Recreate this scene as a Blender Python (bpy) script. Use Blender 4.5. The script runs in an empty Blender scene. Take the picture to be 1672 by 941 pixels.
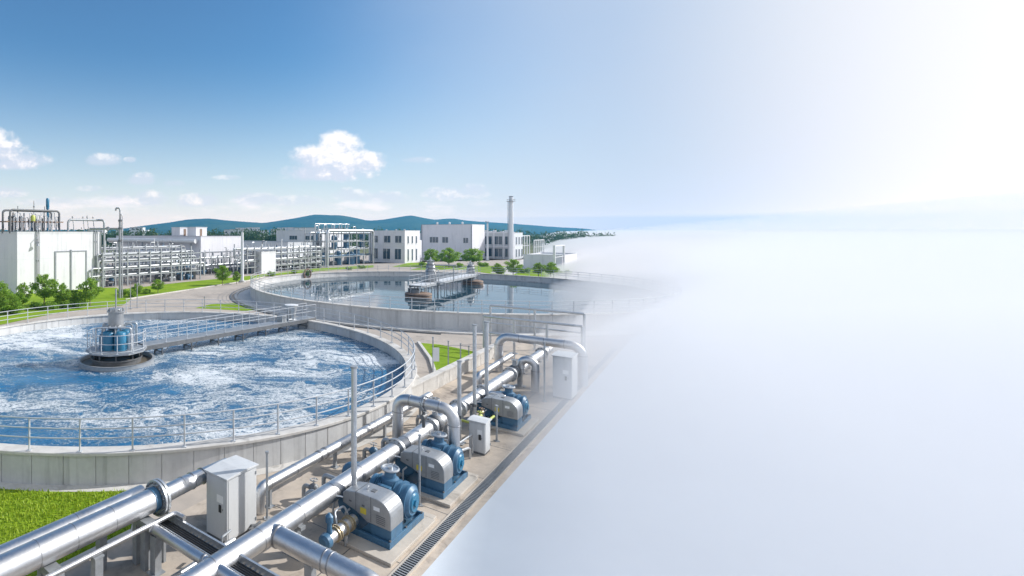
import bpy, bmesh, math, random
import numpy as np
from mathutils import Vector, Matrix
random.seed(7); np.random.seed(7)
PI = math.pi
sc = bpy.context.scene
COL = sc.collection

# ------------------------------------------------------------------ camera
F, CX, CY, H = 849.0, 395.0, 380.0, 8.4          # focal length, optical axis and eye height used to survey the site
cd = bpy.data.cameras.new('camera'); cam = bpy.data.objects.new('camera', cd); COL.objects.link(cam)
cam.location = (0, 0, H); cam.rotation_euler = (PI/2, 0, 0)
cd.sensor_width = 36; cd.lens = F/1672*36
cd.shift_x = (836-CX)/1672; cd.shift_y = (CY-470.5)/1672
cd.clip_start = 0.1; cd.clip_end = 20000
sc.camera = cam
# ------------------------------------------------------------------ light
SUN_AZ, SUN_EL = math.radians(80), math.radians(31)
sunv = Vector((math.sin(SUN_AZ)*math.cos(SUN_EL), math.cos(SUN_AZ)*math.cos(SUN_EL), math.sin(SUN_EL)))
sl = bpy.data.lights.new('sun', 'SUN'); sl.energy = 4.9; sl.angle = math.radians(0.53); sl.color = (1, .975, .94)
so = bpy.data.objects.new('sun', sl); COL.objects.link(so); so.rotation_euler = sunv.to_track_quat('Z', 'Y').to_euler(); so.location = (60, 20, 80)
sc.view_settings.view_transform = 'Standard'; sc.view_settings.look = 'None'
sc.view_settings.exposure = 0.15; sc.view_settings.gamma = 1; sc.view_settings.use_curve_mapping = False
cy = sc.cycles
cy.use_denoising = True; cy.max_bounces = 8; cy.diffuse_bounces = 3; cy.glossy_bounces = 3
cy.transparent_max_bounces = 8; cy.volume_bounces = 6; cy.caustics_reflective = False; cy.caustics_refractive = False
cy.sample_clamp_indirect = 6
WORLD = bpy.data.worlds.new('World'); sc.world = WORLD; WORLD.use_nodes = True

# ------------------------------------------------------------------ tiny node language
class Sk:
    def __init__(s, nt, sock): s.nt = nt; s.k = sock
    def _m(s, op, o=None, c=None):
        n = s.nt.nodes.new('ShaderNodeMath'); n.operation = op
        for i, a in enumerate((s, o, c)):
            if a is None: continue
            if isinstance(a, Sk): s.nt.links.new(a.k, n.inputs[i])
            else: n.inputs[i].default_value = a
        return Sk(s.nt, n.outputs[0])
    def __add__(s, o): return s._m('ADD', o)
    def __sub__(s, o): return s._m('SUBTRACT', o)
    def __mul__(s, o): return s._m('MULTIPLY', o)
    def __truediv__(s, o): return s._m('DIVIDE', o)
    def __rsub__(s, o): return (s*-1)+o
    __radd__ = __add__; __rmul__ = __mul__
    def pow(s, e): return s._m('POWER', e)
    def abs(s): return s._m('ABSOLUTE')
    def mx(s, o): return s._m('MAXIMUM', o)
    def mn(s, o): return s._m('MINIMUM', o)
    def atan2(s, o): return s._m('ARCTAN2', o)
    def step(s, a, b, x=0., y=1.):
        n = s.nt.nodes.new('ShaderNodeMapRange'); n.interpolation_type = 'SMOOTHSTEP'
        s.nt.links.new(s.k, n.inputs[0])
        for i, q in enumerate((a, b, x, y)): n.inputs[i+1].default_value = q
        return Sk(s.nt, n.outputs[0])
def nd(nt, t, ins={}, **kw):
    n = nt.nodes.new(t)
    for k, q in kw.items(): setattr(n, k, q)
    for k, q in ins.items():
        if isinstance(q, Sk): nt.links.new(q.k, n.inputs[k])
        else: n.inputs[k].default_value = q
    return n
def noise(nt, vec, scale, detail=4, rough=.55, dist=0., out='Fac'):
    n = nd(nt, 'ShaderNodeTexNoise', {'Vector': vec, 'Scale': scale, 'Detail': detail, 'Roughness': rough, 'Distortion': dist})
    return Sk(nt, n.outputs[out])
def vmul(nt, vec, xyz):
    n = nd(nt, 'ShaderNodeVectorMath', {0: vec, 1: xyz}, operation='MULTIPLY'); return Sk(nt, n.outputs[0])
def vadd(nt, a, b):
    n = nd(nt, 'ShaderNodeVectorMath', {0: a, 1: b}, operation='ADD'); return Sk(nt, n.outputs[0])
def sep(nt, vec):
    n = nd(nt, 'ShaderNodeSeparateXYZ', {0: vec}); return [Sk(nt, o) for o in n.outputs]
def comb(nt, x, y, z=0.):
    return Sk(nt, nd(nt, 'ShaderNodeCombineXYZ', {0: x, 1: y, 2: z}).outputs[0])
def mixc(nt, fac, a, b):
    n = nt.nodes.new('ShaderNodeMix'); n.data_type = 'RGBA'
    for i, q in ((0, fac), (6, a), (7, b)):
        if isinstance(q, Sk): nt.links.new(q.k, n.inputs[i])
        else: n.inputs[i].default_value = q if i == 0 else (*q, 1)
    return Sk(nt, n.outputs[2])
def mixc_mul(nt, a, c):
    n = nt.nodes.new('ShaderNodeMix'); n.data_type = 'RGBA'; n.blend_type = 'MULTIPLY'; n.inputs[0].default_value = 1
    nt.links.new(a.k, n.inputs[6])
    if isinstance(c, Sk): nt.links.new(c.k, n.inputs[7])
    else: n.inputs[7].default_value = (*c, 1)
    return Sk(nt, n.outputs[2])
def comb3(nt, r, g, b):
    n = nt.nodes.new('ShaderNodeCombineColor')
    for i, q in enumerate((r, g, b)): nt.links.new(q.k, n.inputs[i])
    return Sk(nt, n.outputs[0])
def objco(nt): return Sk(nt, nt.nodes.new('ShaderNodeTexCoord').outputs['Object'])
def worldco(nt): return Sk(nt, nt.nodes.new('ShaderNodeNewGeometry').outputs['Position'])
def island(nt): return Sk(nt, nt.nodes.new('ShaderNodeNewGeometry').outputs['Random Per Island'])

# ------------------------------------------------------------------ sky
def build_world():
    nt = WORLD.node_tree; nt.nodes.clear()
    out = nt.nodes.new('ShaderNodeOutputWorld'); bg = nt.nodes.new('ShaderNodeBackground'); bg.inputs[1].default_value = .1
    sky = nt.nodes.new('ShaderNodeTexSky'); sky.sky_type = 'NISHITA'; sky.sun_disc = False
    sky.sun_elevation = SUN_EL; sky.sun_rotation = SUN_AZ; sky.altitude = 100
    sky.air_density = 1.25; sky.dust_density = .6; sky.ozone_density = 2.5
    d = Sk(nt, nt.nodes.new('ShaderNodeTexCoord').outputs['Generated'])
    x, y, z = sep(nt, d)
    az = x.atan2(y)                                        # bearing, 0 = north (+Y), positive to the east
    el = z
    yy = y.mx(.05)
    gx = x/yy; gz = z/yy                                   # bearing and height as tangents, north half of the sky
    col = mixc_mul(nt, Sk(nt, sky.outputs[0]), (.60, .94, 1.20))
    # milky air low down
    low = (el*-1+.34).mx(0.)*(1/.34)
    col = mixc(nt, low.pow(1.9)*.85, col, (8.4, 8.9, 9.4))
    # white fade put into the sky colour, growing toward the east
    n1 = noise(nt, vmul(nt, d, (2, 2, 5)), 1.5, 3)
    veil = (az+(n1-.5)*.12).step(.02, .86)
    rear_fill = (y*-1.).step(.05, .5)                           # unseen bright sheet added behind the viewer to fill shaded walls
    veil = veil.mx(rear_fill)
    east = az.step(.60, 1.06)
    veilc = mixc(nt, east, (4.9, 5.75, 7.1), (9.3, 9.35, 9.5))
    veilc = mixc(nt, rear_fill, veilc, (6.2, 6.9, 8.0))
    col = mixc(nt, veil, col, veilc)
    # fair weather cumulus
    G = lambda px: (px-CX)/F
    E = lambda py: (CY-py)/F
    gv = comb(nt, gx, gz)
    wob = noise(nt, vmul(nt, gv, (1, 1.25, 1)), 24, 8, .6)
    wob2 = noise(nt, vmul(nt, gv, (1, 1.25, 1)), 9, 3, .5)
    off = comb(nt, gx+.006, gz+.011)
    wobo = noise(nt, vmul(nt, off, (1, 1.25, 1)), 24, 8, .6)
    clouds = [  # each: lobes (x, y, rx, ry) measured on the northern sky, base y, strength
        ([(520, 262, 40, 22), (552, 246, 30, 26), (590, 266, 34, 16), (495, 282, 30, 13), (545, 280, 55, 16)], 299, 1.0),
        ([(8, 250, 34, 22), (-30, 245, 50, 30), (45, 262, 28, 13), (20, 268, 40, 12)], 279, .95),
        ([(168, 262, 24, 9), (212, 261, 9, 4)], 271, .62),
        ([(230, 294, 19, 10)], 303, .62), ([(284, 300, 16, 5)], 305, .4),
        ([(683, 262, 24, 5)], 267, .5), ([(12, 314, 30, 9)], 325, .6),
        ([(195, 327, 22, 9), (243, 325, 26, 12), (325, 328, 30, 11), (415, 326, 34, 10)], 338, .6),
        ([(570, 318, 26, 9), (630, 324, 32, 9), (730, 316, 34, 10), (775, 312, 24, 10)], 333, .5),
        ([(100, 330, 60, 6), (370, 290, 18, 4), (480, 328, 40, 8), (145, 308, 20, 5)], 338, .4)]
    for lobes, base, k in clouds:
        dens = None
        for (cx, cyy, rx, ry) in lobes:
            dx = (gx-G(cx))*(F/rx); dz = (gz-E(cyy))*(F/ry)
            q = 1-(dx*dx+dz*dz)*.5
            dens = q if dens is None else dens.mx(q)
        body = dens+(wob-.5)*2.0+(wob2-.5)*.9
        a = body.step(.02, .85)*((gz-E(base)+(wob2-.5)*.006).step(-.003, .007))
        lit = ((wob-wobo)*2.6+(wob2-.5)*.8+(gz-E(base))*(F/75.)-.10)
        cc = mixc(nt, lit.step(.0, .75), (6.0, 6.8, 8.1), (9.9, 9.95, 10.1))
        col = mixc(nt, a*k, col, cc)
    # faint band of far cloud along the horizon
    bn = noise(nt, vmul(nt, gv, (1, 3.2, 1)), 9, 6, .6)
    band = (bn+(gz-.05).abs()*-5.).step(.42, .66)*.55*(y.step(.1, .3))*(az.step(.25, .55, 1., 0.))
    col = mixc(nt, band, col, (9.3, 9.5, 10.0))
    # brilliant air right at the horizon
    lowb = (Sk(nt, nd(nt, 'ShaderNodeMath', {0: .025, 1: el.mx(.028)}, operation='DIVIDE').outputs[0])._m('EXPONENT'))-1.
    col = mixc_mul(nt, col, comb3(nt, lowb*1.0+1., lowb*.50+1., lowb*.16+1.))
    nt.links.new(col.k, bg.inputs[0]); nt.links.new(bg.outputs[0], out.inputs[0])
build_world()

# ------------------------------------------------------------------ materials
def mat(name, base=(.5, .5, .5), rough=.6, metal=0., spec=.5):
    m = bpy.data.materials.new(name); m.use_nodes = True
    nt = m.node_tree; b = nt.nodes['Principled BSDF']
    b.inputs['Base Color'].default_value = (*base, 1); b.inputs['Roughness'].default_value = rough
    b.inputs['Metallic'].default_value = metal; b.inputs['Specular IOR Level'].default_value = spec
    return m, nt, b
def lk(nt, s, sock): nt.links.new(s.k, sock)
def bump(nt, b, h, strength=.3, dist=.02):
    n = nd(nt, 'ShaderNodeBump', {'Height': h, 'Strength': strength, 'Distance': dist}); nt.links.new(n.outputs[0], b.inputs['Normal'])
def mottled(name, c1, c2, rough, metal=0., scale=3., streak=1., bmp=.1, spec=.5, c3=None, dirt=0., drip=0.):
    m, nt, b = mat(name, c1, rough, metal, spec)
    p = worldco(nt)
    n1 = noise(nt, vmul(nt, p, (1, 1, streak)), scale, 7, .62)
    n2 = noise(nt, p, scale*7, 5, .6)
    f = (n1*.72+n2*.28).step(.33, .68)
    c = mixc(nt, f, c1, c2)
    if c3:
        n3 = noise(nt, vmul(nt, p, (1, 1, streak*.5)), scale*.33, 5, .7, .6)
        c = mixc(nt, n3.step(.54, .72)*(dirt or .6), c, c3)
    if name in ('deck', 'pad', 'road', 'coping'):     # damp patches, oil spots and trodden dirt
        n6 = noise(nt, p, 1.7, 6, .7, .8); n7 = noise(nt, p, .45, 3)
        c = mixc(nt, (n6+(n7-.5)*.7).step(.56, .74)*.55, c, tuple(q*.42 for q in c1))
    if drip:                     # rain streaks and run-off stains
        n4 = noise(nt, vmul(nt, p, (1, 1, .05)), 3.2, 5, .65)
        n5 = noise(nt, p, .6, 3)
        c = mixc(nt, (n4+(n5-.5)*.5).step(.50, .72)*drip, c, tuple(q*.45 for q in c1))
    lk(nt, c, b.inputs['Base Color'])
    lk(nt, (n2*.3-.15)+rough, b.inputs['Roughness'])
    if bmp: bump(nt, b, n2, bmp, .01)
    return m
M = {}
M['concrete'] = mottled('concrete', (.60, .60, .595), (.49, .49, .49), .85, 0, .8, .25, .2, .3, (.27, .265, .255), .6, .5)
M['coping'] = mottled('coping', (.62, .60, .57), (.48, .46, .43), .85, 0, 1.5, 1, .15, .3, (.30, .27, .24), .7)
M['deck'] = mottled('deck', (.56, .48, .395), (.43, .37, .31), .9, 0, .9, 1, .2, .25, (.16, .135, .12), .85)
M['pad'] = mottled('pad', (.56, .50, .43), (.46, .42, .37), .9, 0, 1.2, 1, .2, .25, (.30, .27, .24), .6)
M['road'] = mottled('road', (.47, .41, .355), (.37, .33, .29), .9, 0, .3, 1, .15, .25, (.25, .22, .20), .7)
M['apron'] = mottled('apron', (.62, .66, .70), (.58, .62, .66), .9, 0, .3, 1, .1, .2)
M['ground'] = mottled('ground', (.10, .13, .05), (.20, .19, .12), .95, 0, .02, 1, .1, .1, (.05, .09, .03), .8)
M['wall_white'] = mottled('wall_white', (.735, .73, .765), (.68, .68, .72), .7, 0, .35, .3, .02, .3, (.52, .54, .56), .35, .22)
M['wall_grey'] = mottled('wall_grey', (.60, .63, .66), (.55, .58, .61), .7, 0, .4, .3, .02, .3)
M['trim'] = mottled('trim', (.30, .32, .35), (.24, .26, .29), .55, .2, 2, 1, .02)
M['roof'] = mottled('roof', (.46, .47, .48), (.38, .39, .40), .8, 0, .5, 1, .05, .3)
M['steel'] = mottled('steel', (.66, .66, .665), (.55, .555, .57), .42, 1., 2.2, 1, .03, .5, (.40, .395, .39), .6)
M['steel_seam'] = mottled('steel_seam', (.42, .42, .43), (.30, .30, .31), .45, .9, 8, 1, .05)
M['galv'] = mottled('galv', (.58, .60, .62), (.46, .48, .50), .42, .75, 6, 1, .04)
M['galv_dull'] = mottled('galv_dull', (.40, .42, .44), (.31, .33, .35), .55, .5, 5, 1, .04)
M['dark_steel'] = mottled('dark_steel', (.13, .14, .15), (.20, .20, .205), .55, .4, 5, 1, .05)
M['pale_paint'] = mottled('pale_paint', (.72, .73, .74), (.64, .65, .66), .5, 0, 2, 1, .02)
M['cabinet'] = mottled('cabinet', (.60, .61, .615), (.54, .55, .555), .45, .0, 1.2, .35, .02, .5, (.42, .41, .39), .45, .25)
M['rail'] = mottled('rail', (.60, .62, .645), (.50, .52, .545), .45, .25, 6, 1, .03)
M['rack_paint'] = mottled('rack_paint', (.50, .515, .535), (.40, .41, .425), .5, .1, 3, 1, .03, .5, (.24, .23, .22), .6)
M['blue'] = mottled('blue', (.05, .135, .235), (.07, .17, .275), .45, 0, 3, 1, .03, .5, (.055, .075, .09), .75, .35)
M['teal'] = mottled('teal', (.025, .15, .27), (.035, .19, .32), .35, 0, 2, .5, .03)
M['guard'] = mottled('guard', (.40, .41, .42), (.31, .32, .33), .42, .5, 2.5, 1, .03, .5, (.22, .22, .21), .55, .3)
M['yellow'] = mottled('yellow', (.70, .55, .05), (.55, .45, .08), .5, 0, 4)
M['yellow_green'] = mottled('yellow_green', (.45, .50, .10), (.35, .40, .10), .5, 0, 4)
M['brass'] = mottled('brass', (.50, .42, .28), (.40, .33, .22), .4, .7, 5)
M['black'] = mottled('black', (.02, .02, .022), (.03, .03, .03), .5, 0, 5)
M['rust'] = mottled('rust', (.20, .13, .09), (.30, .22, .17), .8, 0, 5)
M['sludge'] = mottled('sludge', (.10, .085, .06), (.15, .12, .08), .5, 0, 1.5)
M['plate'] = mottled('plate', (.85, .85, .84), (.8, .8, .8), .4, 0, 4, 1, 0)
M['glass'] = mat('window_glass', (.05, .075, .10), .06, 0, .8)[0]
M['bark'] = mottled('bark', (.13, .095, .065), (.20, .15, .11), .9, 0, 4, .3, .4)
M['chimney'] = mottled('chimney', (.74, .76, .78), (.66, .68, .71), .6, 0, .6, .3, .03)
M['hedge_soil'] = mottled('hedge_soil', (.10, .08, .05), (.14, .12, .07), .95)
def leaf_mat(name, a, b_):
    m, nt, b = mat(name, a, .55, 0, .35)
    r = island(nt); p = worldco(nt)
    n = noise(nt, p, .55, 3)
    lk(nt, mixc(nt, (r*.6+n*.55).step(.25, .85), a, b_), b.inputs['Base Color'])
    b.inputs['Subsurface Weight'].default_value = 0
    tr = nt.nodes.new('ShaderNodeBsdfTranslucent'); tr.inputs[0].default_value = (*[min(1, q*1.6) for q in b_], 1)
    ms = nt.nodes.new('ShaderNodeMixShader'); ms.inputs[0].default_value = .3
    o = nt.nodes['Material Output']
    nt.links.new(b.outputs[0], ms.inputs[1]); nt.links.new(tr.outputs[0], ms.inputs[2]); nt.links.new(ms.outputs[0], o.inputs[0])
    return m
M['leaf'] = leaf_mat('leaf', (.085, .19, .02), (.26, .40, .05))
M['leaf_dark'] = leaf_mat('leaf_dark', (.03, .075, .02), (.07, .14, .03))
M['leaf_far'] = leaf_mat('leaf_far', (.025, .06, .02), (.06, .11, .03))
M['blade'] = leaf_mat('blade', (.165, .28, .012), (.35, .44, .04))
def lawn_mat():
    m, nt, b = mat('lawn', (.15, .28, .03), .9, 0, .1)
    p = worldco(nt)
    n1 = noise(nt, p, .5, 5, .6); n2 = noise(nt, p, 9, 6, .7)
    c = mixc(nt, (n1*.5+n2*.5).step(.35, .66), (.155, .265, .012), (.265, .37, .03))
    lk(nt, c, b.inputs['Base Color']); bump(nt, b, n2, .8, .05)
    return m
M['lawn'] = lawn_mat()
def hill_mat():
    m, nt, b = mat('hill_forest', (.05, .08, .05), .95, 0, .05)
    p = worldco(nt)
    n1 = noise(nt, p, .006, 6, .65); n2 = noise(nt, p, .05, 4, .7)
    c = mixc(nt, (n1*.6+n2*.4).step(.38, .62), (.025, .055, .03), (.07, .10, .045))
    lk(nt, c, b.inputs['Base Color']); bump(nt, b, n2, .9, 8.)
    return m
M['hill'] = hill_mat()
TC1 = (-5.39, 32.75)
def foam_mat():
    m, nt, b = mat('aerated_water', (.01, .1, .25), .12, 0, .5)
    p = worldco(nt); x, y, z = sep(nt, p)
    X = x-TC1[0]; Y = y-TC1[1]
    # slow turning currents: wrap the pattern round the basin
    w1 = noise(nt, p, .16, 4, .55, 0, 'Color')
    w2 = noise(nt, p, .9, 3, .6, 0, 'Color')
    wc = vadd(nt, vmul(nt, w1, (5.5, 5.5, 0)), vmul(nt, w2, (.9, .9, 0)))
    q = vadd(nt, vmul(nt, p, (.62, 1.25, 1)), wc)
    big = noise(nt, q, .20, 5, .6)
    st = noise(nt, q, 1.05, 9, .70, .5)
    ridge = 1-(st*2-1).abs()
    st2 = noise(nt, vadd(nt, vmul(nt, p, (1.2, 2.2, 1)), vmul(nt, w2, (1.5, 1.5, 0))), 2.4, 7, .74, .8)
    ridge2 = 1-(st2*2-1).abs()
    fine = noise(nt, p, 9., 6, .8)
    # boil: right half and far left churn most, the near left is calmer
    r1 = X.step(-3., 9.); r2 = Y.step(-1., 7.)*((X*-1).step(1., 10.)); r3 = (Y*-1.).step(5., 12.)*(X.step(-2., 3.))
    dens = r1*.20+r2*.30+r3*.02-.27
    hub = ((x+7.7)*(x+7.7)+(y-32.)*(y-32.)).pow(.5)
    ring = hub.step(2.1, 3.6, 1., 0.)*.32
    f = (ridge-.80)*1.7+(ridge2-.8)*1.0+(big-.5)*2.1+(fine-.5)*1.7+dens+ring
    foam = f.step(.02, .56)
    deep = mixc(nt, noise(nt, q, .35, 4).step(.3, .7), (.003, .085, .21), (.009, .16, .34))
    thin = mixc(nt, f.step(-.30, .30), deep, (.045, .17, .30))
    c = mixc(nt, foam, thin, (.80, .84, .87))
    lk(nt, c, b.inputs['Base Color'])
    lk(nt, foam*.45+.10, b.inputs['Roughness'])
    h = noise(nt, vadd(nt, vmul(nt, p, (1, 1.9, 1)), vmul(nt, w2, (.8, .8, 0))), 2.3, 6, .6)
    bump(nt, b, h*.75+foam*.25+fine*.08, .8, .22)
    return m
M['foam'] = foam_mat()
def calm_mat():
    m, nt, b = mat('settled_water', (.03, .07, .10), .03, 0, .5)
    b.inputs['IOR'].default_value = 1.33
    p = worldco(nt)
    h = noise(nt, vmul(nt, p, (1, 1.5, 1)), .9, 3, .5)
    bump(nt, b, h, .06, .05)
    return m
M['calm'] = calm_mat()

# ------------------------------------------------------------------ mesh building
UX, UY = math.sin(math.radians(42.94)), math.cos(math.radians(42.94))    # run of the pump deck; across it is (UY,-UX)
def P(s, t, z=0.): return (s*UX+t*UY, s*UY-t*UX, z)
def at(px, py, z=0.):
    Y = F*(H-z)/(py-CY); return Vector(((px-CX)/F*Y, Y, z))
def s_on(t, px):
    k = (px-CX)/F
    return t*(-UY-k*UX)/(UX-k*UY)
def zat(py, Y): return H-(py-CY)*Y/F
def fillet(path, r, n=6):
    path = [Vector(p) for p in path]; out = [path[0]]
    for a, b, c in zip(path, path[1:], path[2:]):
        d1 = (a-b); d2 = (c-b); l1, l2 = d1.length, d2.length; d1.normalize(); d2.normalize()
        ang = d1.angle(d2)
        if ang > 3.1: out.append(b); continue
        t = min(r/math.tan(ang/2), l1*.49, l2*.49); rr = t*math.tan(ang/2)
        cen = b+(d1+d2).normalized()*(rr/math.sin(ang/2))
        s0 = b+d1*t-cen; s1 = b+d2*t-cen
        tot = s0.angle(s1); axis = s0.cross(s1).normalized()
        for i in range(n+1): out.append(cen+Matrix.Rotation(tot*i/n, 3, axis) @ s0)
    out.append(path[-1]); return out
class MB:
    def __init__(s, T=None): s.v = []; s.f = []; s.T = T; s.sm = []
    def add(s, vs, fs, smooth=False):
        o = len(s.v)
        if s.T: s.v += [tuple(s.T(*p)) for p in vs]; fs = [tuple(reversed(f)) for f in fs]
        else: s.v += [tuple(p) for p in vs]
        s.f += [tuple(i+o for i in f) for f in fs]; s.sm += [smooth]*len(fs); return s
    def box(s, x0, x1, y0, y1, z0, z1):
        return s.add([(x0, y0, z0), (x1, y0, z0), (x1, y1, z0), (x0, y1, z0), (x0, y0, z1), (x1, y0, z1), (x1, y1, z1), (x0, y1, z1)],
                     [(0, 3, 2, 1), (4, 5, 6, 7), (0, 1, 5, 4), (1, 2, 6, 5), (2, 3, 7, 6), (3, 0, 4, 7)])
    def cbox(s, c, sz): return s.box(c[0]-sz[0]/2, c[0]+sz[0]/2, c[1]-sz[1]/2, c[1]+sz[1]/2, c[2]-sz[2]/2, c[2]+sz[2]/2)
    def tube(s, path, r, n=12, caps=True, fil=None, fn=6):
        path = [Vector(p) for p in path]
        if fil: path = fillet(path, fil, fn)
        T, s.T = s.T, None
        if T: path = [Vector(T(*p)) for p in path]
        rs = r if isinstance(r, (list, tuple)) else [r]*len(path)
        tans = []
        for i in range(len(path)):
            a = path[max(0, i-1)]; b = path[min(len(path)-1, i+1)]; tans.append((b-a).normalized())
        t = tans[0]; up = Vector((0, 0, 1)) if abs(t.z) < .9 else Vector((1, 0, 0))
        nrm = (up-t*up.dot(t)).normalized(); vs = []
        for i, p in enumerate(path):
            t = tans[i]; nrm = (nrm-t*nrm.dot(t)).normalized(); bi = t.cross(nrm)
            k = 1.
            for j in range(n):
                a = 2*PI*j/n; vs.append(p+(nrm*math.cos(a)+bi*math.sin(a))*rs[i]*k)
        fs = [(i*n+j, i*n+(j+1) % n, (i+1)*n+(j+1) % n, (i+1)*n+j) for i in range(len(path)-1) for j in range(n)]
        s.add(vs, fs, True)
        if caps:
            L = len(path)-1
            s.add(vs[:n], [tuple(reversed(range(n)))]); s.add(vs[L*n:], [tuple(range(n))])
        s.T = T; return s
    def cyl(s, a, b, r, n=12, r2=None): return s.tube([a, b], [r, r if r2 is None else r2], n)
    def lathe(s, prof, c=(0, 0, 0), n=24, axis='z'):
        vs = []
        for (r, z) in prof:
            for j in range(n):
                a = 2*PI*j/n; x, y = r*math.cos(a), r*math.sin(a)
                q = (x, y, z) if axis == 'z' else ((z, x, y) if axis == 'x' else (y, z, x))
                vs.append((c[0]+q[0], c[1]+q[1], c[2]+q[2]))
        fs = [(i*n+j, i*n+(j+1) % n, (i+1)*n+(j+1) % n, (i+1)*n+j) for i in range(len(prof)-1) for j in range(n)]
        return s.add(vs, fs, True)
    def prism(s, poly, f):           # poly in 2-D, f(a, b, k) -> point for the two ends k = 0, 1
        n = len(poly)
        vs = [f(a, b, 0) for a, b in poly]+[f(a, b, 1) for a, b in poly]
        return s.add(vs, [tuple(reversed(range(n))), tuple(range(n, 2*n))]+[(i, (i+1) % n, n+(i+1) % n, n+i) for i in range(n)])
    def build(s, name, m, parent=None, bevel=0., origin=None, fixn=False):
        me = bpy.data.meshes.new(name)
        off = Vector((0, 0, 0))
        if parent is not None: off = ROOT[parent.name]
        elif origin is not None: off = Vector(origin)
        elif s.v:
            a = np.array(s.v); lo, hi = a.min(0), a.max(0); off = Vector(((lo[0]+hi[0])/2, (lo[1]+hi[1])/2, lo[2]))
        me.from_pydata([(p[0]-off.x, p[1]-off.y, p[2]-off.z) for p in s.v], [], s.f)
        me.polygons.foreach_set('use_smooth', s.sm)
        if bevel or fixn:
            bm = bmesh.new(); bm.from_mesh(me)
            bmesh.ops.remove_doubles(bm, verts=bm.verts, dist=1e-5)
            bmesh.ops.recalc_face_normals(bm, faces=bm.faces)
            if bevel:
                ed = [e for e in bm.edges if len(e.link_faces) == 2 and e.calc_face_angle(0) > .6]
                bmesh.ops.bevel(bm, geom=ed, offset=bevel, segments=2, affect='EDGES', profile=.5)
            bm.to_mesh(me); bm.free()
        if any(s.sm): me.set_sharp_from_angle(angle=math.radians(40))
        me.materials.append(M[m] if isinstance(m, str) else m)
        o = bpy.data.objects.new(name, me); COL.objects.link(o)
        if parent is not None: o.parent = parent; ROOT[o.name] = off
        else: o.location = off; ROOT[o.name] = off
        return o
ROOT = {}
def thing(name, label, cat, loc=(0, 0, 0), group=None):
    o = bpy.data.objects.new(name, None); COL.objects.link(o); o.location = loc; o.empty_display_size = .3
    o['label'] = label; o['category'] = cat
    if group: o['group'] = group
    ROOT[o.name] = Vector(loc); return o
def tag(o, label, cat, group=None):
    o['label'] = label; o['category'] = cat
    if group: o['group'] = group
    return o
def struct(o, kind='structure'): o['kind'] = kind; return o
def dup(root, loc=None, rotz=None, scale=None, label=None, group=None):
    def rec(o, par):
        c = o.copy(); COL.objects.link(c)
        if par is not None: c.parent = par
        for ch in o.children: rec(ch, c)
        return c
    r = rec(root, None)
    if loc is not None: r.location = loc
    if rotz is not None: r.rotation_euler = (0, 0, rotz)
    if scale is not None: r.scale = (scale, scale, scale) if not isinstance(scale, tuple) else scale
    if label: r['label'] = label
    if group: r['group'] = group
    return r
def sheet(name, pts, z, m, n_sub=0):
    mb = MB(); mb.add([(p[0], p[1], z) for p in pts], [tuple(range(len(pts)))])
    o = mb.build(name, m, fixn=False)
    if o.data.polygons[0].normal.z < 0: o.data.flip_normals()
    return struct(o)
def posts_along(path, spacing, closed=False):
    path = [Vector(p) for p in path]
    if closed: path = path+[path[0]]
    L = [0.]
    for a, b in zip(path, path[1:]): L.append(L[-1]+(b-a).length)
    n = max(1, round(L[-1]/spacing)); out = []
    for k in range(n if closed else n+1):
        d = L[-1]*k/n
        i = 0
        while i < len(L)-2 and L[i+1] < d: i += 1
        f = (d-L[i])/max(1e-6, L[i+1]-L[i]); out.append(path[i].lerp(path[i+1], min(1, f)))
    return out
def railing(root, path, h=1.1, closed=False, spacing=1.7, rails=(1.1, .77, .45), r=.024, rp=.032, m='rail', n=6, shoe=True):
    path = [Vector(p) for p in path]
    mb = MB()
    pl = path+([path[0], path[1]] if closed else [])
    for z in rails: mb.tube([p+Vector((0, 0, z)) for p in pl], r, n, caps=not closed)
    rl = mb.build('railing', m, root)
    pm = MB(); pm.cyl((0, 0, 0), (0, 0, h), rp, 6)
    if shoe: pm.box(-.07, .07, -.07, .07, 0, .03)
    first = None
    for q in posts_along(path, spacing, closed):
        if first is None:
            o = pm.build('post', m, origin=(0, 0, 0)); first = o
        else:
            o = first.copy(); COL.objects.link(o)
        o.parent = rl; o.location = q-ROOT[root.name]
    return rl
def circ(c, r, z, n=96, a0=0., a1=2*PI):
    full = abs(a1-a0-2*PI) < 1e-6
    return [Vector((c[0]+r*math.cos(a0+(a1-a0)*i/(n if full else n-1)), c[1]+r*math.sin(a0+(a1-a0)*i/(n if full else n-1)), z)) for i in range(n)]

# ================================================================== SETTING
sheet('ground', [(-9000, -600), (9000, -600), (9000, 12000), (-9000, 12000)], -.012, 'ground')
# tan concrete yard of the works
yard = [P(-14, -60), P(-14, -5.2), P(300, -5.2), (200, 210), (40, 190), (-45, 150), (-75, 95), (-75, 20)]
sheet('yard_paving', [p[:2] for p in yard], 0, 'road')
sheet('pump_deck', [P(-12, -12)[:2], P(-12, -5.45)[:2], P(46, -5.45)[:2], P(46, -11.3)[:2], P(24, -11.3)[:2], P(22, -10.65)[:2], P(18.5, -10.65)[:2], P(14, -12)[:2]], .004, 'deck')
sheet('pale_apron', [P(-40, -5.45)[:2], P(-40, 120)[:2], P(420, 120)[:2], P(420, 10)[:2], P(140, -5.45)[:2]], .004, 'apron')
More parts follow.
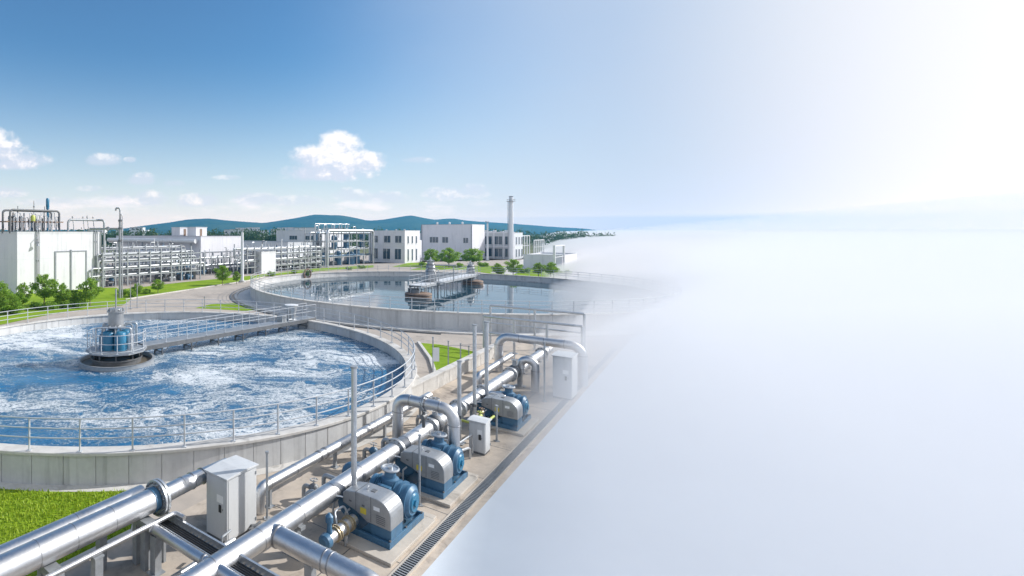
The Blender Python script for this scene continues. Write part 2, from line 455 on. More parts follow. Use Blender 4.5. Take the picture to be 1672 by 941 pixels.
# joints of the deck slabs
jm = MB(P)
for k in range(-2, 15): jm.box(k*3.1-.012, k*3.1+.012, -10.6, -6.05, .0045, .0075)
jm.box(-12, 40, -9.42, -9.395, .0045, .008); jm.box(-12, 40, -7.32, -7.295, .0045, .0085)
struct(jm.build('deck_joints', 'dark_steel'))
R2c = None
R1, ZR1, ZW1 = 15.5, 1.1, .42
TC2, R2, ZR2, ZW2 = (25.7, 68.4), 24.6, 1.5, .62
# light concrete walk round the near tank, and the kerbed ring round the far one
def ringsheet(name, c, r0, r1, z0, m, n=128, zt=None):
    mb = MB(); a = circ(c, r0, z0, n); b = circ(c, r1, z0, n)
    mb.add(a+b, [(i, n+i, n+(i+1) % n, (i+1) % n) for i in range(n)], False)
    o = mb.build(name, m)
    if o.data.polygons[0].normal.z < 0: o.data.flip_normals()
    return struct(o)
ringsheet('tank_walk', TC1, R1-.02, R1+.42, .012, 'coping')
ringsheet('tank_walk', TC2, R2-.02, R2+1.7, .008, 'concrete')
def kerb(name, c, r, w, h, a0, a1, m='coping', n=80):
    mb = MB(); vs = []
    for i in range(n):
        a = a0+(a1-a0)*i/(n-1); ca, sa = math.cos(a), math.sin(a)
        for rr, z in ((r, .0), (r, h), (r+w, h), (r+w, .0)): vs.append((c[0]+rr*ca, c[1]+rr*sa, z))
    fs = [(i*4+j, i*4+j+1, i*4+5+j, i*4+4+j) for i in range(n-1) for j in range(3)]+[(0, 1, 2, 3), tuple(4*(n-1)+j for j in (3, 2, 1, 0))]
    mb.add(vs, fs); return struct(mb.build(name, m, fixn=True))
kerb('kerb', TC2, R2+1.75, .35, .13, math.radians(95), math.radians(285))
kerb('kerb', TC2, R2+2.5, .16, .10, math.radians(110), math.radians(250), 'dark_steel')
# lawns
def lawn(pts, z=.016): return sheet('lawn', pts, z, 'lawn')
lawnA = []
for k in range(20):
    a = math.radians(-128+k*(72/19)); lawnA.append((TC1[0]+(R1+.44)*math.cos(a), TC1[1]+(R1+.44)*math.sin(a)))
near_lawn = [P(-6, -12.2)[:2], P(8.5, -12.2)[:2], P(10.1, -13.9)[:2]]
c1 = [q for q in lawnA if (q[0]*UY-q[1]*UX) < -14.0]
near_lawn = near_lawn+list(reversed(c1))+[(-20, 18), (-24, 10)]
sheet('lawn', near_lawn, .016, 'lawn')
def pxs(l, z=0.): return [at(a, b, z)[:2] for a, b in l]
lawn(pxs([(683, 560), (718, 563), (772, 574), (800, 583), (712, 621), (709, 607), (703, 588)]))
lawn(pxs([(318, 503.5), (345, 497), (388, 495), (430, 507), (400, 508), (350, 505)]))
lawn(pxs([(205, 489), (300, 474.5), (404, 458.5), (430, 452), (520, 443), (610, 437), (610, 433.5), (520, 438), (405, 451), (300, 461), (205, 472)]))
lawn(pxs([(-90, 540), (0, 531), (100, 510), (200, 499), (215, 489), (190, 470), (-120, 470)]), .02)
lawn(pxs([(670, 441), (760, 441), (800, 447), (930, 455), (930, 444), (830, 435), (700, 433)]))
lawn(pxs([(640, 436), (700, 436), (705, 430), (668, 429)]))
# far access road running off to the right of the stack
sheet('access_road', pxs([(800, 446), (838, 449), (860, 438), (905, 408), (888, 408), (835, 432)]), .024, 'coping')
kmb = MB()
def kerbline(pts, w=.16, h=.12, name='kerb', m='coping'):
    mb = MB(); pts = [Vector((p[0], p[1], 0)) for p in pts]; vs = []
    for i, p in enumerate(pts):
        d = (pts[min(i+1, len(pts)-1)]-pts[max(0, i-1)]).normalized(); nn = Vector((-d.y, d.x, 0))*w/2
        vs += [p+nn, p+nn+Vector((0, 0, h)), p-nn+Vector((0, 0, h)), p-nn]
    fs = [(i*4+j, i*4+j+1, i*4+5+j, i*4+4+j) for i in range(len(pts)-1) for j in range(3)]+[(0, 1, 2, 3), tuple(4*(len(pts)-1)+j for j in (3, 2, 1, 0))]
    mb.add(vs, fs); return struct(mb.build(name, m, fixn=True))
kerbline(pxs([(205, 489.5), (300, 475), (404, 459), (432, 452.5)]))
kerbline([P(-6, -12.1)[:2], P(8.5, -12.1)[:2]])
kerbline([P(8.6, -12.2)[:2], P(10.15, -13.85)[:2]], .1, .05)
kerbline(pxs([(683, 560), (703, 588), (709, 607), (712, 621)]), .2, .14)
# hills
def hills():
    prof = [(-400, 368), (-200, 371), (-60, 374), (60, 376), (150, 375), (200, 373), (250, 366), (300, 360), (340, 356), (380, 360), (430, 364), (480, 356), (515, 349.5), (555, 353), (600, 361), (640, 357.5), (672, 354), (710, 360), (740, 358), (780, 361), (830, 364), (890, 369), (950, 373), (1000, 378), (1120, 381), (1300, 382)]
    xs = np.array([(p-CX)/F*2600 for p, _ in prof]); hs = np.array([H+(CY-y)*2600/F for _, y in prof])
    nx, ny = 260, 26
    X = np.linspace(xs[0], xs[-1], nx); v = []; f = []
    rng = np.random.RandomState(3)
    ph = rng.rand(12, 3)*6
    for j in range(ny):
        g = j/(ny-1); Y = 1750+g*1900
        for i in range(nx):
            h = np.interp(X[i], xs, hs)
            t = (Y-1750)/850
            env = math.sin(min(1, t)*PI/2)**1.3 if t < 1 else math.cos(min(1, (t-1)/1.25)*PI/2)
            w = sum(math.sin(X[i]*(.004+.003*k)+ph[k, 0]+Y*.006*(k % 3-1)+ph[k, 1])/(k+2) for k in range(9))
            v.append((X[i]*(Y/2600), Y, max(-2, h*env*(1+(.10*w if t < .92 else .02*w))-2)))
    for j in range(ny-1):
        for i in range(nx-1):
            a = j*nx+i; f.append((a, a+1, a+nx+1, a+nx))
    mb = MB(); mb.add(v, f, True); struct(mb.build('hills', 'hill'))
hills()

# ================================================================== TANKS
def tank(name, label, c, R, zr, panel, zin, spacing):
    root = thing(name, label, 'tank', (c[0], c[1], 0))
    n = int(2*PI*R/panel); e = .014/R; ang = []
    for k in range(n):
        a = 2*PI*k/n; b = 2*PI*(k+1)/n
        ang += [(a+e, R), ((a+b)/2, R), (b-e, R), (b-e*.99, R-.03), (b+e*.99, R-.03)]
    m = len(ang); vs = []
    for a, r in ang: vs.append((c[0]+r*math.cos(a), c[1]+r*math.sin(a), -.01))
    for a, r in ang: vs.append((c[0]+r*math.cos(a), c[1]+r*math.sin(a), zr-.1))
    ri = R-.42
    for a, r in ang: vs.append((c[0]+(ri+(R-r))*math.cos(a), c[1]+(ri+(R-r))*math.sin(a), zr-.1))
    for a, r in ang: vs.append((c[0]+(ri+(R-r))*math.cos(a), c[1]+(ri+(R-r))*math.sin(a), zin-.6))
    fs = [(q*m+i, q*m+(i+1) % m, (q+1)*m+(i+1) % m, (q+1)*m+i) for q in range(3) for i in range(m)]
    MB().add(vs, fs).build('wall', 'concrete', root)
    mb = MB(); mb.lathe([(R-.5, zr-.1), (R-.5, zr-.015), (R-.485, zr), (R+.055, zr), (R+.07, zr-.015), (R+.07, zr-.1), (R-.5, zr-.1)], (c[0], c[1], 0), 180)
    mb.build('coping', 'coping', root)
    railing(root, circ(c, R-.06, zr, 144), 1.1, True, spacing)
    return root
t1 = tank('aeration_tank', 'round concrete tank of churning blue foamy water, nearest the pipes', TC1, R1, ZR1, 1.08, ZW1, 1.72)
t2 = tank('settling_tank', 'large round concrete tank of still mirror-like water behind the foamy one', TC2, R2, ZR2, 1.9, ZW2, 1.9)
# a narrow overflow gutter runs inside each rim
def launder(root, c, R, zr, zw):
    mb = MB(); r0 = R-.42
    mb.lathe([(r0-.002, zw+.12), (r0-.5, zw+.12), (r0-.5, zw+.18), (r0-.56, zw+.18), (r0-.56, zw-.3)], c and (c[0], c[1], 0), 160)
    mb.build('gutter', 'concrete', root)
launder(t2, TC2, R2, ZR2, ZW2)
def water(c, R, z, m, sub=0):
    mb = MB(); n = 128; nr = sub or 1; vs = [(c[0], c[1], z)]
    for k in range(1, nr+1):
        r = R*k/nr
        for j in range(n):
            a = 2*PI*j/n; x = c[0]+r*math.cos(a); y = c[1]+r*math.sin(a)
            dz = 0
            if sub: dz = .035*(math.sin(x*1.3+1.7*math.sin(y*.8))+math.sin(y*1.9+1.2*math.sin(x*1.1)))*(1 if k < nr else 0)
            vs.append((x, y, z+dz))
    fs = [(0, 1+j, 1+(j+1) % n) for j in range(n)]
    for k in range(nr-1):
        for j in range(n): fs.append((1+k*n+j, 1+(k+1)*n+j, 1+(k+1)*n+(j+1) % n, 1+k*n+(j+1) % n))
    mb.add(vs, fs, True); return struct(mb.build('water', m))
water(TC1, R1-.43, ZW1, 'foam', 90); water(TC2, R2-.43, ZW2, 'calm')

# ---- walkway and drive of the near tank
HUB = Vector((-7.7, 32.0, 0))
dirb = Vector((6.35+7.7, 44.6-32.0, 0)).normalized()
k = dirb.dot(Vector((HUB.x-TC1[0], HUB.y-TC1[1], 0))); cc = (HUB.xy-Vector(TC1)).length_squared-R1**2
LB = -k+math.sqrt(k*k-cc)
def framed(o, d):     # local (along, left, up) -> world
    l = Vector((-d.y, d.x, 0))
    return lambda a, b, z: tuple(o+d*a+l*b+Vector((0, 0, z)))
class MBL(MB):
    def add(s, vs, fs, smooth=False):
        o = len(s.v); s.v += [tuple(s.T(*p)) for p in vs] if s.T else [tuple(p) for p in vs]
        s.f += [tuple(i+o for i in f) for f in fs]; s.sm += [smooth]*len(fs); return s
TB = framed(HUB, dirb)
ZD = 1.28
def bridge(root, T, L0, L1, z, w, step, zlow, m='galv_dull', deckm='pale_paint', bents=True, truss=False, sp=1.6, rails=(1.08, .6, .12)):
    mb = MBL(T); mb.box(L0, L1, -w/2, w/2, z-.05, z); mb.build('deck', deckm, root)
    mb = MBL(T)
    for sgn in (-1, 1):
        y = sgn*(w/2-.03); mb.box(L0, L1, y-.04, y+.04, z-.30, z-.055)
        mb.box(L0, L1, y-.055, y+.055, z-.32, z-.30)
    n = int((L1-L0)/1.2)
    for i in range(n): mb.box(L0+i*1.2+.3, L0+i*1.2+.36, -w/2+.05, w/2-.05, z-.2, z-.06)
    mb.build('girder', m, root)
    for sgn in (-1, 1):
        y = sgn*(w/2-.02)
        railing(root, [T(L0+(L1-L0)*i/8, y, z) for i in range(9)], 1.08, False, sp, rails, .02, .026, 'rail')
    if bents:
        a = L0+step*.6
        while a < L1-1:
            mb = MBL(T)
            for sgn in (-1, 1):
                mb.tube([(a, sgn*w*.42, z-.3), (a, sgn*w*.42, zlow-.3)], .05, 8)
                mb.tube([(a, sgn*w*.40, z-.78), (a+.55, sgn*w*.40, z-.32)], .03, 6)
            mb.tube([(a, -w*.42, z-.62), (a, w*.42, z-.62)], .035, 6)
            mb.tube([(a, -w*.42, z-.34), (a, w*.42, z-.62)], .028, 6)
            mb.build('support', 'dark_steel' if not truss else m, root); a += step
b1 = thing('walkway_bridge', 'long grey walkway on short legs across the foamy tank to its central drive', 'walkway', tuple(HUB))
bridge(b1, TB, 1.6, LB+.55, ZD, 1.05, 2.35, ZW1, 'dark_steel', 'galv_dull', rails=(1.08, .55))
# the drive: floating ring, deck, blue vessels, grey motor drum
d1 = thing('mixer_drive', 'mixer with blue vessels and grey drum standing in the foamy tank', 'mixer', (HUB.x, HUB.y, 0))
hx, hy = HUB.x, HUB.y
MB().lathe([(2.24, ZW1-.4), (2.26, ZW1+.22), (2.3, ZW1+.26), (2.16, ZW1+.26), (2.14, ZW1+.22), (2.12, ZW1-.4)], (hx, hy, 0), 64).build('skirt_ring', 'galv_dull', d1)
o = MB().lathe([(0.001, ZW1+.06), (2.13, ZW1+.06)], (hx, hy, 0), 48).build('scum', 'sludge', d1)
MB().lathe([(1.45, ZW1-.3), (1.5, ZW1+.40), (1.56, ZW1+.42), (1.56, ZW1+.34), (1.4, ZW1+.34), (1.38, ZW1-.3)], (hx, hy, 0), 48).build('inner_ring', 'dark_steel', d1)
mb = MB()
for k in range(8):
    a = 2*PI*k/8+.2; mb.cyl((hx+1.35*math.cos(a), hy+1.35*math.sin(a), ZW1-.2), (hx+1.35*math.cos(a), hy+1.35*math.sin(a), ZD-.1), .05, 8)
mb.build('pillar', 'dark_steel', d1)
rp = 1.84
octo = [(hx+rp*math.cos(2*PI*k/10+.3), hy+rp*math.sin(2*PI*k/10+.3)) for k in range(10)]
MB().prism(octo, lambda a, b, k: (a, b, ZD-.09 if k == 0 else ZD)).build('platform', 'galv_dull', d1, fixn=True)
bd = math.atan2(dirb.y, dirb.x)
railing(d1, circ((hx, hy), 1.75, ZD, 40, bd+.42, bd+2*PI-.42), 1.08, False, 1.0, (1.08, .58, .12), .022, .028, 'rail')
for (vx, vy, vr, vh, mm) in ((-.42, -.38, .36, 1.15, 'teal'), (.32, -.48, .36, 1.12, 'teal'), (-.35, .42, .34, 1.18, 'blue'), (.46, .30, .3, 1.1, 'teal'), (.85, -.12, .17, .95, 'pale_paint'), (-.88, -.02, .2, .9, 'blue')):
    m_ = MB(); m_.lathe([(0.001, ZD), (vr*1.08, ZD), (vr*1.08, ZD+.04), (vr, ZD+.06), (vr, ZD+vh-.14), (vr*.86, ZD+vh-.05), (vr*.5, ZD+vh), (.001, ZD+vh+.015)], (hx+vx, hy+vy, 0), 24)
    m_.build('vessel', mm, d1)
m_ = MB()
for (fx, fy) in ((-1.05, -.85), (1.05, -.85), (1.05, .85), (-1.05, .85)):
    m_.tube([(hx+fx, hy+fy, ZD), (hx+fx, hy+fy, ZD+1.42), (hx+fx*.25, hy+fy, ZD+1.42)], .06, 8, True, .15)
for fy in (-.85, .85): m_.cyl((hx-.3, hy+fy, ZD+1.42), (hx+.3, hy+fy, ZD+1.42), .06, 8)
for fx in (-.28, .28): m_.cyl((hx+fx, hy-.85, ZD+1.42), (hx+fx, hy+.85, ZD+1.42), .06, 8)
m_.build('pipe_frame', 'galv', d1)
dz = ZD+1.3
m_ = MB(); m_.lathe([(.001, dz), (.58, dz), (.58, dz+.06), (.47, dz+.08), (.47, dz+.92), (.55, dz+.94), (.55, dz+1.02), (.40, dz+1.03), (.36, dz+1.16), (.001, dz+1.18)], (hx-.05, hy, 0), 36)
dm = m_.build('motor_drum', 'guard', d1)
m_ = MB()
for k in range(9):
    a = 2*PI*k/9; m_.cyl((hx-.05+.46*math.cos(a), hy+.46*math.sin(a), dz+1.0), (hx-.05+.46*math.cos(a), hy+.46*math.sin(a), dz+1.16), .045, 6)
m_.build('lug', 'galv_dull', dm)
MB().cyl((hx-.05, hy, dz+1.1), (hx-.05, hy, dz+2.35), .05, 8).build('mast', 'galv_dull', d1)
m_ = MB()
for k in range(5):
    a = 1.1*k+.4; x1, y1 = hx+.95*math.cos(a), hy+.7*math.sin(a)
    m_.tube([(hx+.4*math.cos(a), hy+.4*math.sin(a), dz+.1), (x1, y1, dz+.2), (x1, y1, ZD+.3)], .045, 8, True, .15)
m_.build('hose', 'galv_dull', d1)
# small drive set at the landward end of the walkway
e1 = thing('gear_unit', 'small grey gear hopper on the rim end of the near walkway', 'machine', TB(LB-1.9, 0, ZD))
T = TB; a0 = LB-1.9
m_ = MBL(T); m_.lathe([(.001, ZD), (.42, ZD), (.42, ZD+.05), (.34, ZD+.08), (.34, ZD+.55), (.46, ZD+.85), (.46, ZD+1.15), (.001, ZD+1.17)], (a0, 0, 0), 24); m_.build('housing', 'galv', e1)
m_ = MBL(T); m_.lathe([(.001, ZD+1.17), (.56, ZD+1.17), (.56, ZD+1.22), (.001, ZD+1.27)], (a0, 0, 0), 24); m_.build('lid', 'pale_paint', e1)
m_ = MBL(T); m_.tube([(a0-.3, -.3, ZD+.1), (a0-.75, -.3, ZD+.1), (a0-.75, -.3, ZD+.9)], .07, 8, True, .15); m_.box(a0-1.4, a0-.9, -.3, .3, ZD, ZD+.5); m_.build('motor', 'galv_dull', e1)
# thin lamp standards by the far rim of the near tank
def thin_pole(px, pyb, pyt, r, label, arms=False):
    b = at(px, pyb); zt = zat(pyt, b.y)
    m_ = MB(); m_.tube([(b.x, b.y, 0), (b.x, b.y, zt)], [r, r*.7], 8); m_.box(b.x-.14, b.x+.14, b.y-.14, b.y+.14, 0, .05)
    m_.cyl((b.x, b.y, zt-.02), (b.x, b.y, zt+.12), r*1.5, 8)
    if arms: m_.tube([(b.x, b.y, zt-.25), (b.x+.55, b.y-.1, zt-.05)], r*.6, 6); m_.box(b.x+.4, b.x+.8, b.y-.2, b.y, zt-.06, zt)
    return tag(m_.build('pole', 'galv_dull'), label, 'pole')
thin_pole(213, 505, 462, .05, 'thin grey pole behind the far rim, left of the pair near the mixer')
thin_pole(224, 503, 463, .06, 'thin grey pole with a short arm behind the far rim near the mixer', True)
thin_pole(334, 503, 486, .05, 'short thin grey pole on the lens of grass behind the near tank')

# ---- walkway and drives of the far tank
A = at(683, 486, ZW2); B = at(771, 464, ZW2); A.z = B.z = 0
d2 = (B-A); L2 = d2.length; d2.normalize(); T2 = framed(A, d2)
b2 = thing('walkway_bridge', 'pale railed walkway over the still tank, raised between two round pontoons', 'walkway', tuple(A))
bridge(b2, T2, -1.0, L2, 2.15, 1.5, 2.3, ZW2, 'galv_dull', 'pale_paint', True, True, 1.5)
def pontoon(c, label, tower, big):
    root = thing('pontoon', label, 'pontoon', (c.x, c.y, 0)); x, y = c.x, c.y
    MB().lathe([(1.35, ZW2-.3), (1.5, ZW2-.05), (1.55, ZW2+.18), (1.5, ZW2+.3), (1.55, ZW2+.42), (1.5, ZW2+.55), (1.2, ZW2+.62), (.001, ZW2+.62)], (x, y, 0), 40).build('hull', 'rust', root)
    MB().lathe([(1.52, ZW2+.30), (1.58, ZW2+.36), (1.52, ZW2+.42)], (x, y, 0), 40).build('rub_rail', 'black', root)
    mb = MB()
    for k in range(6):
        a = k*1.05+.3; mb.cyl((x+1.1*math.cos(a), y+1.1*math.sin(a), ZW2+.6), (x+1.0*math.cos(a), y+1.0*math.sin(a), ZW2+1.5), .05, 6)
    mb.tube(circ((x, y), 1.05, ZW2+1.5, 20), .04, 6); mb.build('frame', 'galv', root)
    m_ = MB(); m_.lathe([(.001, ZW2+.62), (.55, ZW2+.62), (.5, ZW2+1.0), (.25, ZW2+1.15), (.001, ZW2+1.15)], (x-.5, y-.5, 0), 20); m_.box(x-1., x-.35, y+.2, y+.8, ZW2+.62, ZW2+1.05); m_.build('machinery', 'dark_steel', root)
    return root
pontoon(A, 'round dark pontoon under the near end of the still tank walkway', 0, 1)
pontoon(B, 'round dark pontoon under the far end of the still tank walkway', 0, 1)
def tower(px, pybase, pytop, Y, z0, label, k):
    x = (px-CX)/F*Y; zt = zat(pytop, Y); h = zt-z0
    root = thing('drive_tower', label, 'drive tower', (x, Y, z0))
    m_ = MB(); m_.lathe([(.001, z0), (.85, z0), (.85, z0+.12), (.72, z0+.15), (.66, z0+h*.42), (.58, z0+h*.45), (.52, z0+h*.74), (.42, z0+h*.78), (.40, z0+h*.86), (.001, z0+h*.88)], (x, Y, 0), 28); m_.build('housing', 'guard', root)
    for q in (.3, .44, .6, .75): MB().lathe([(.60, z0+h*q), (.74-.2*q, z0+h*q), (.74-.2*q, z0+h*q+.06), (.60-.2*q, z0+h*q+.06)], (x, Y, 0), 24).build('band', 'dark_steel', root)
    m_ = MB(); m_.cyl((x, Y, z0+h*.86), (x, Y, zt+.25), .07, 8); m_.box(x-.5, x+.5, Y-.06, Y+.06, z0+h*.90, z0+h*.94); m_.cyl((x, Y, z0+h*.9), (x, Y, z0+h), .2, 12); m_.build('head', 'galv', root)
    m_ = MB()
    for sx in (-.8, .8): m_.tube([(x+sx, Y-.5, z0), (x+sx, Y-.5, z0+h*.55), (x+sx*.3, Y-.3, z0+h*.62)], .05, 8, True, .2)
    m_.build('side_pipe', 'galv', root)
    return root
tower(703, 452, 423, 66, 2.17, 'taller grey ribbed drive tower nearer the left on the still tank walkway', 1)
tower(768.5, 452, 428, 79.5, 1.26, 'grey ribbed drive tower on the far pontoon of the still tank', 1)
m_ = MB(); x, Y = (703-CX)/F*66, 66
m_.box(x+.5, x+3.2, Y-.08, Y+.08, 4.2, 4.34); m_.box(x-1.4, x+1.4, Y-1.1, Y+1.1, 2.05, 2.165)
m_.cyl((x+2.9, Y, 1.3), (x+2.9, Y, 4.2), .06, 8); m_.cyl((x-1.3, Y+.9, .4), (x-1.3, Y+.9, 2.06), .08, 8); m_.cyl((x+1.2, Y+.9, .4), (x+1.2, Y+.9, 2.06), .08, 8)
tag(m_.build('service_platform', 'galv_dull'), 'small grey steel platform with a side arm under the taller drive tower', 'platform')
# half round outlet wheel on the sunny inside wall of the far tank
b = at(513, 449, 1.4)
an = math.atan2(b.y-TC2[1], b.x-TC2[0]); rr = R2-.62; b = Vector((TC2[0]+rr*math.cos(an), TC2[1]+rr*math.sin(an), 1.45))
dn = Vector((math.cos(an), math.sin(an), 0)); lt = Vector((-dn.y, dn.x, 0))
root = thing('outlet_wheel', 'dark round outlet wheel against the sunny inner wall of the still tank', 'wheel', tuple(b-Vector((0, 0, .9))))
ring = [b+lt*(.8*math.cos(q*PI/12))+Vector((0, 0, .8*math.sin(q*PI/12))) for q in range(25)]
MB().tube(ring, .12, 8, False).build('rim', 'rust', root)
m_ = MB()
for q in range(4): m_.tube([b+lt*(.8*math.cos(q*PI/4))+Vector((0, 0, .8*math.sin(q*PI/4))), b-lt*(.8*math.cos(q*PI/4))-Vector((0, 0, .8*math.sin(q*PI/4)))], .05, 6)
m_.build('spoke', 'dark_steel', root)
MB().tube([b-dn*.15, b+dn*.25], .3, 16).build('hub', 'leaf_dark', root)
for px, py in ((430, 470), (437, 466)):
    pass

# ================================================================== PUMP DECK
def seams(mb_path, r, gap, par, first=.6):
    """weld seams and band clamps at intervals along a straight pipe run"""
    a, b = Vector(mb_path[0]), Vector(mb_path[1]); L = (b-a).length; d = (b-a)/L; q = first
    while q < L-.2:
        MB().tube([P(*(a+d*(q-.012))), P(*(a+d*(q+.012)))], r+.006, 24).build('weld_seam', 'steel_seam', par); q += gap
def flange(s, t, z, axis, r, w=.09, bolts=12, rb=None, name='flange', mat_='galv', parent=None):
    """pair of bolted discs; axis 's', 't' or 'z'"""
    ax = {'s': (1, 0, 0), 't': (0, 1, 0), 'z': (0, 0, 1)}[axis]; c = Vector((s, t, z)); ax = Vector(ax)
    m_ = MB()
    for k in (-1, 1): m_.tube([P(*(c+ax*k*w*.10)), P(*(c+ax*k*w*.5))], r, 28)
    o = m_.build(name, mat_, parent)
    e1 = Vector((0, 0, 1)) if axis != 'z' else Vector((1, 0, 0)); e2 = ax.cross(e1)
    m_ = MB(); rb = rb or r*.88
    for k in range(bolts):
        a = 2*PI*k/bolts; p = c+e1*rb*math.cos(a)+e2*rb*math.sin(a)
        m_.tube([P(*(p-ax*w*.85)), P(*(p+ax*w*.85))], .022*max(1, r/.4), 6)
    m_.build('bolt', 'dark_steel', o)
    return o
TM, ZM, RM = -8.25, 1.0, .26
mp = thing('main_pipe', 'long bright steel pipe on low stands running beside the pumps', 'pipe', P(7.5, TM, 0))
MB().tube([P(4.4, TM, ZM), P(37.6, TM, ZM)], RM, 32).build('barrel', 'steel', mp)
seams([(4.4, TM, ZM), (37.6, TM, ZM)], RM, 1.55, mp, .4)
for s in (16.55, 19.3, 22.2, 25.1, 29.4, 33.0, 35.8): flange(s, TM, ZM, 's', RM+.11, .12, 12, RM+.07, parent=mp)
for s in (6.2, 10.9, 14.6, 18.0, 21.0, 24.0, 27.5, 31.2, 34.6):
    m_ = MB(P); m_.box(s-.13, s+.13, TM-.10, TM+.10, .006, ZM-RM+.01); m_.box(s-.2, s+.2, TM-.28, TM+.28, .005, .03); m_.box(s-.10, s+.10, TM-.27, TM+.27, ZM-RM-.02, ZM-RM+.07)
    m_.build('pipe_stand', 'galv_dull', mp)
# valve bodies with spindles between the flange pairs
def valve(s, t, z, label, hw='galv_dull', h=.75, group=None):
    root = thing('gate_valve', label, 'valve', P(s, t, z), group)
    m_ = MB(); m_.tube([P(s-.16, t, z), P(s-.06, t, z), P(s+.06, t, z), P(s+.16, t, z)], [RM+.03, RM+.09, RM+.09, RM+.03], 24); m_.build('body', 'dark_steel', root)
    m_ = MB(); m_.tube([P(s, t, z+RM), P(s, t, z+RM+.3), P(s, t, z+RM+.32), P(s, t, z+RM+.36)], [.12, .09, .16, .16], 14); m_.build('bonnet', 'galv_dull', root)
    m_ = MB(); m_.cyl(P(s, t, z+RM+.3), P(s, t, z+RM+h), .025, 8); m_.build('spindle', 'galv', root)
    m_ = MB(); c = Vector(P(s, t, z+RM+h-.05)); m_.tube(circ((c.x, c.y), .17, c.z, 25), .02, 6)
    for q in range(3):
        v = Vector((math.cos(q*PI/3), math.sin(q*PI/3), 0))*.17; m_.cyl(c-v, c+v, .014, 6)
    m_.build('handwheel', hw, root)
    return root
valve(19.85, TM, ZM, 'grey gate valve on the main pipe just past the near steel arch')
valve(30.2, TM, ZM, 'grey gate valve on the far stretch of the main pipe')
# side pipe joining the main pipe low at the front and turning down
sp = thing('branch_pipe', 'fat steel branch pipe leaving the main pipe at the bottom edge', 'pipe', P(9.9, TM, 0))
MB().tube([P(9.9, TM+.1, .98), P(9.9, -6.0, .98), P(9.9, -5.25, .98), P(9.9, -5.25, .02)], .25, 32, True, .55, 10).build('barrel', 'steel', sp)
for t in (-7.98, -6.62, -6.46): MB().tube([P(9.9, t-.015, .98), P(9.9, t+.015, .98)], .262, 28).build('weld_seam', 'steel_seam', sp)
MB().tube([P(9.9, TM+.21, .98), P(9.9, TM+.27, .98)], .275, 28).build('weld_seam', 'steel_seam', sp)
m_ = MB(P); m_.box(9.8, 10.0, -7.15, -6.95, .005, .74); m_.box(9.72, 10.08, -7.22, -6.88, .0055, .03); m_.build('pipe_stand', 'galv_dull', sp)
# thin pipe along the tank
TL, ZL, RL = -10.24, .72, .165
lp = thing('slim_pipe', 'slimmer steel pipe with banded joints lying between the near tank and main pipe', 'pipe', P(11.6, TL, 0))
MB().tube([P(11.78, TL, .02), P(11.78, TL, ZL), P(24.0, TL, ZL)], RL, 24, True, .26, 8).build('barrel', 'steel', lp)
seams([(11.9, TL, ZL), (24, TL, ZL)], RL, 1.3, lp, .3)
for s in (14.9, 15.25, 18.3): MB().tube([P(s-.05, TL, ZL), P(s+.05, TL, ZL)], RL+.02, 20).build('band', 'steel_seam', lp)
for s in (12.25, 15.9, 19.6, 23.0):
    m_ = MB(P); m_.box(s-.05, s+.05, TL-.05, TL+.05, .005, ZL-RL); m_.box(s-.12, s+.12, TL-.12, TL+.12, .0055, .03); m_.build('pipe_stand', 'galv_dull', lp)
# twin fat pipes at the lower left
TF, ZF, RF = -10.82, 1.51, .29
fp = thing('trunk_pipe', 'fat bright steel pipe in front at lower left with a big bolted flange', 'pipe', P(2, TF, 0))
MB().tube([P(1.2, TF, ZF), P(8.3, TF, ZF)], RF, 40).build('barrel', 'steel', fp)
for s in (3.6, 5.15, 6.0, 7.0): MB().tube([P(s-.008, TF, ZF), P(s+.008, TF, ZF)], RF+.005, 40).build('weld_seam', 'steel_seam', fp)
MB().tube([P(8.16, TF, ZF), P(8.32, TF, ZF)], RF+.012, 40).build('collar', 'blue', fp)
flange(8.42, TF, ZF, 's', .45, .16, 20, .385, parent=fp)
MB().tube([P(8.46, TF, ZF), P(8.7, TF, ZF), P(9.2, TF-.03, ZF), P(10.9, TF-.05, ZF), P(10.9, TF-.05, .02)], [.22]*5, 24, True, None).build('tail_pipe', 'steel', fp)
for s in (9.25, 9.6, 10.0): MB().tube([P(s-.01, TF-.04, ZF), P(s+.01, TF-.04, ZF)], .228, 24).build('band', 'steel_seam', fp)
for s in (2.6, 5.4, 7.9):
    m_ = MB(P); m_.box(s-.12, s+.12, TF-.22, TF-.06, -.01, ZF-RF-.161); m_.box(s-.12, s+.12, TF+.12, TF+.3, -.01, ZF-RF); m_.box(s-.14, s+.14, TF-.24, TF+.5, ZF-RF-.16, ZF-RF+.004); m_.build('pipe_stand', 'galv_dull', fp)
fq = thing('trunk_pipe', 'fat steel pipe lying behind its twin along the edge of the lawn', 'pipe', P(2, TF-.66, 0))
MB().tube([P(1.2, TF-.57, ZF-.12), P(8.34, TF-.57, ZF-.12)], RF-.02, 36).build('barrel', 'steel', fq)
for s in (3.9, 6.4): MB().tube([P(s-.008, TF-.57, ZF-.12), P(s+.008, TF-.57, ZF-.12)], RF-.015, 36).build('weld_seam', 'steel_seam', fq)
m_ = MB(P); m_.box(7.0, 7.2, TF-.67, TF-.47, -.01, ZF-.12-RF+.03); m_.build('pipe_stand', 'galv_dull', fq)
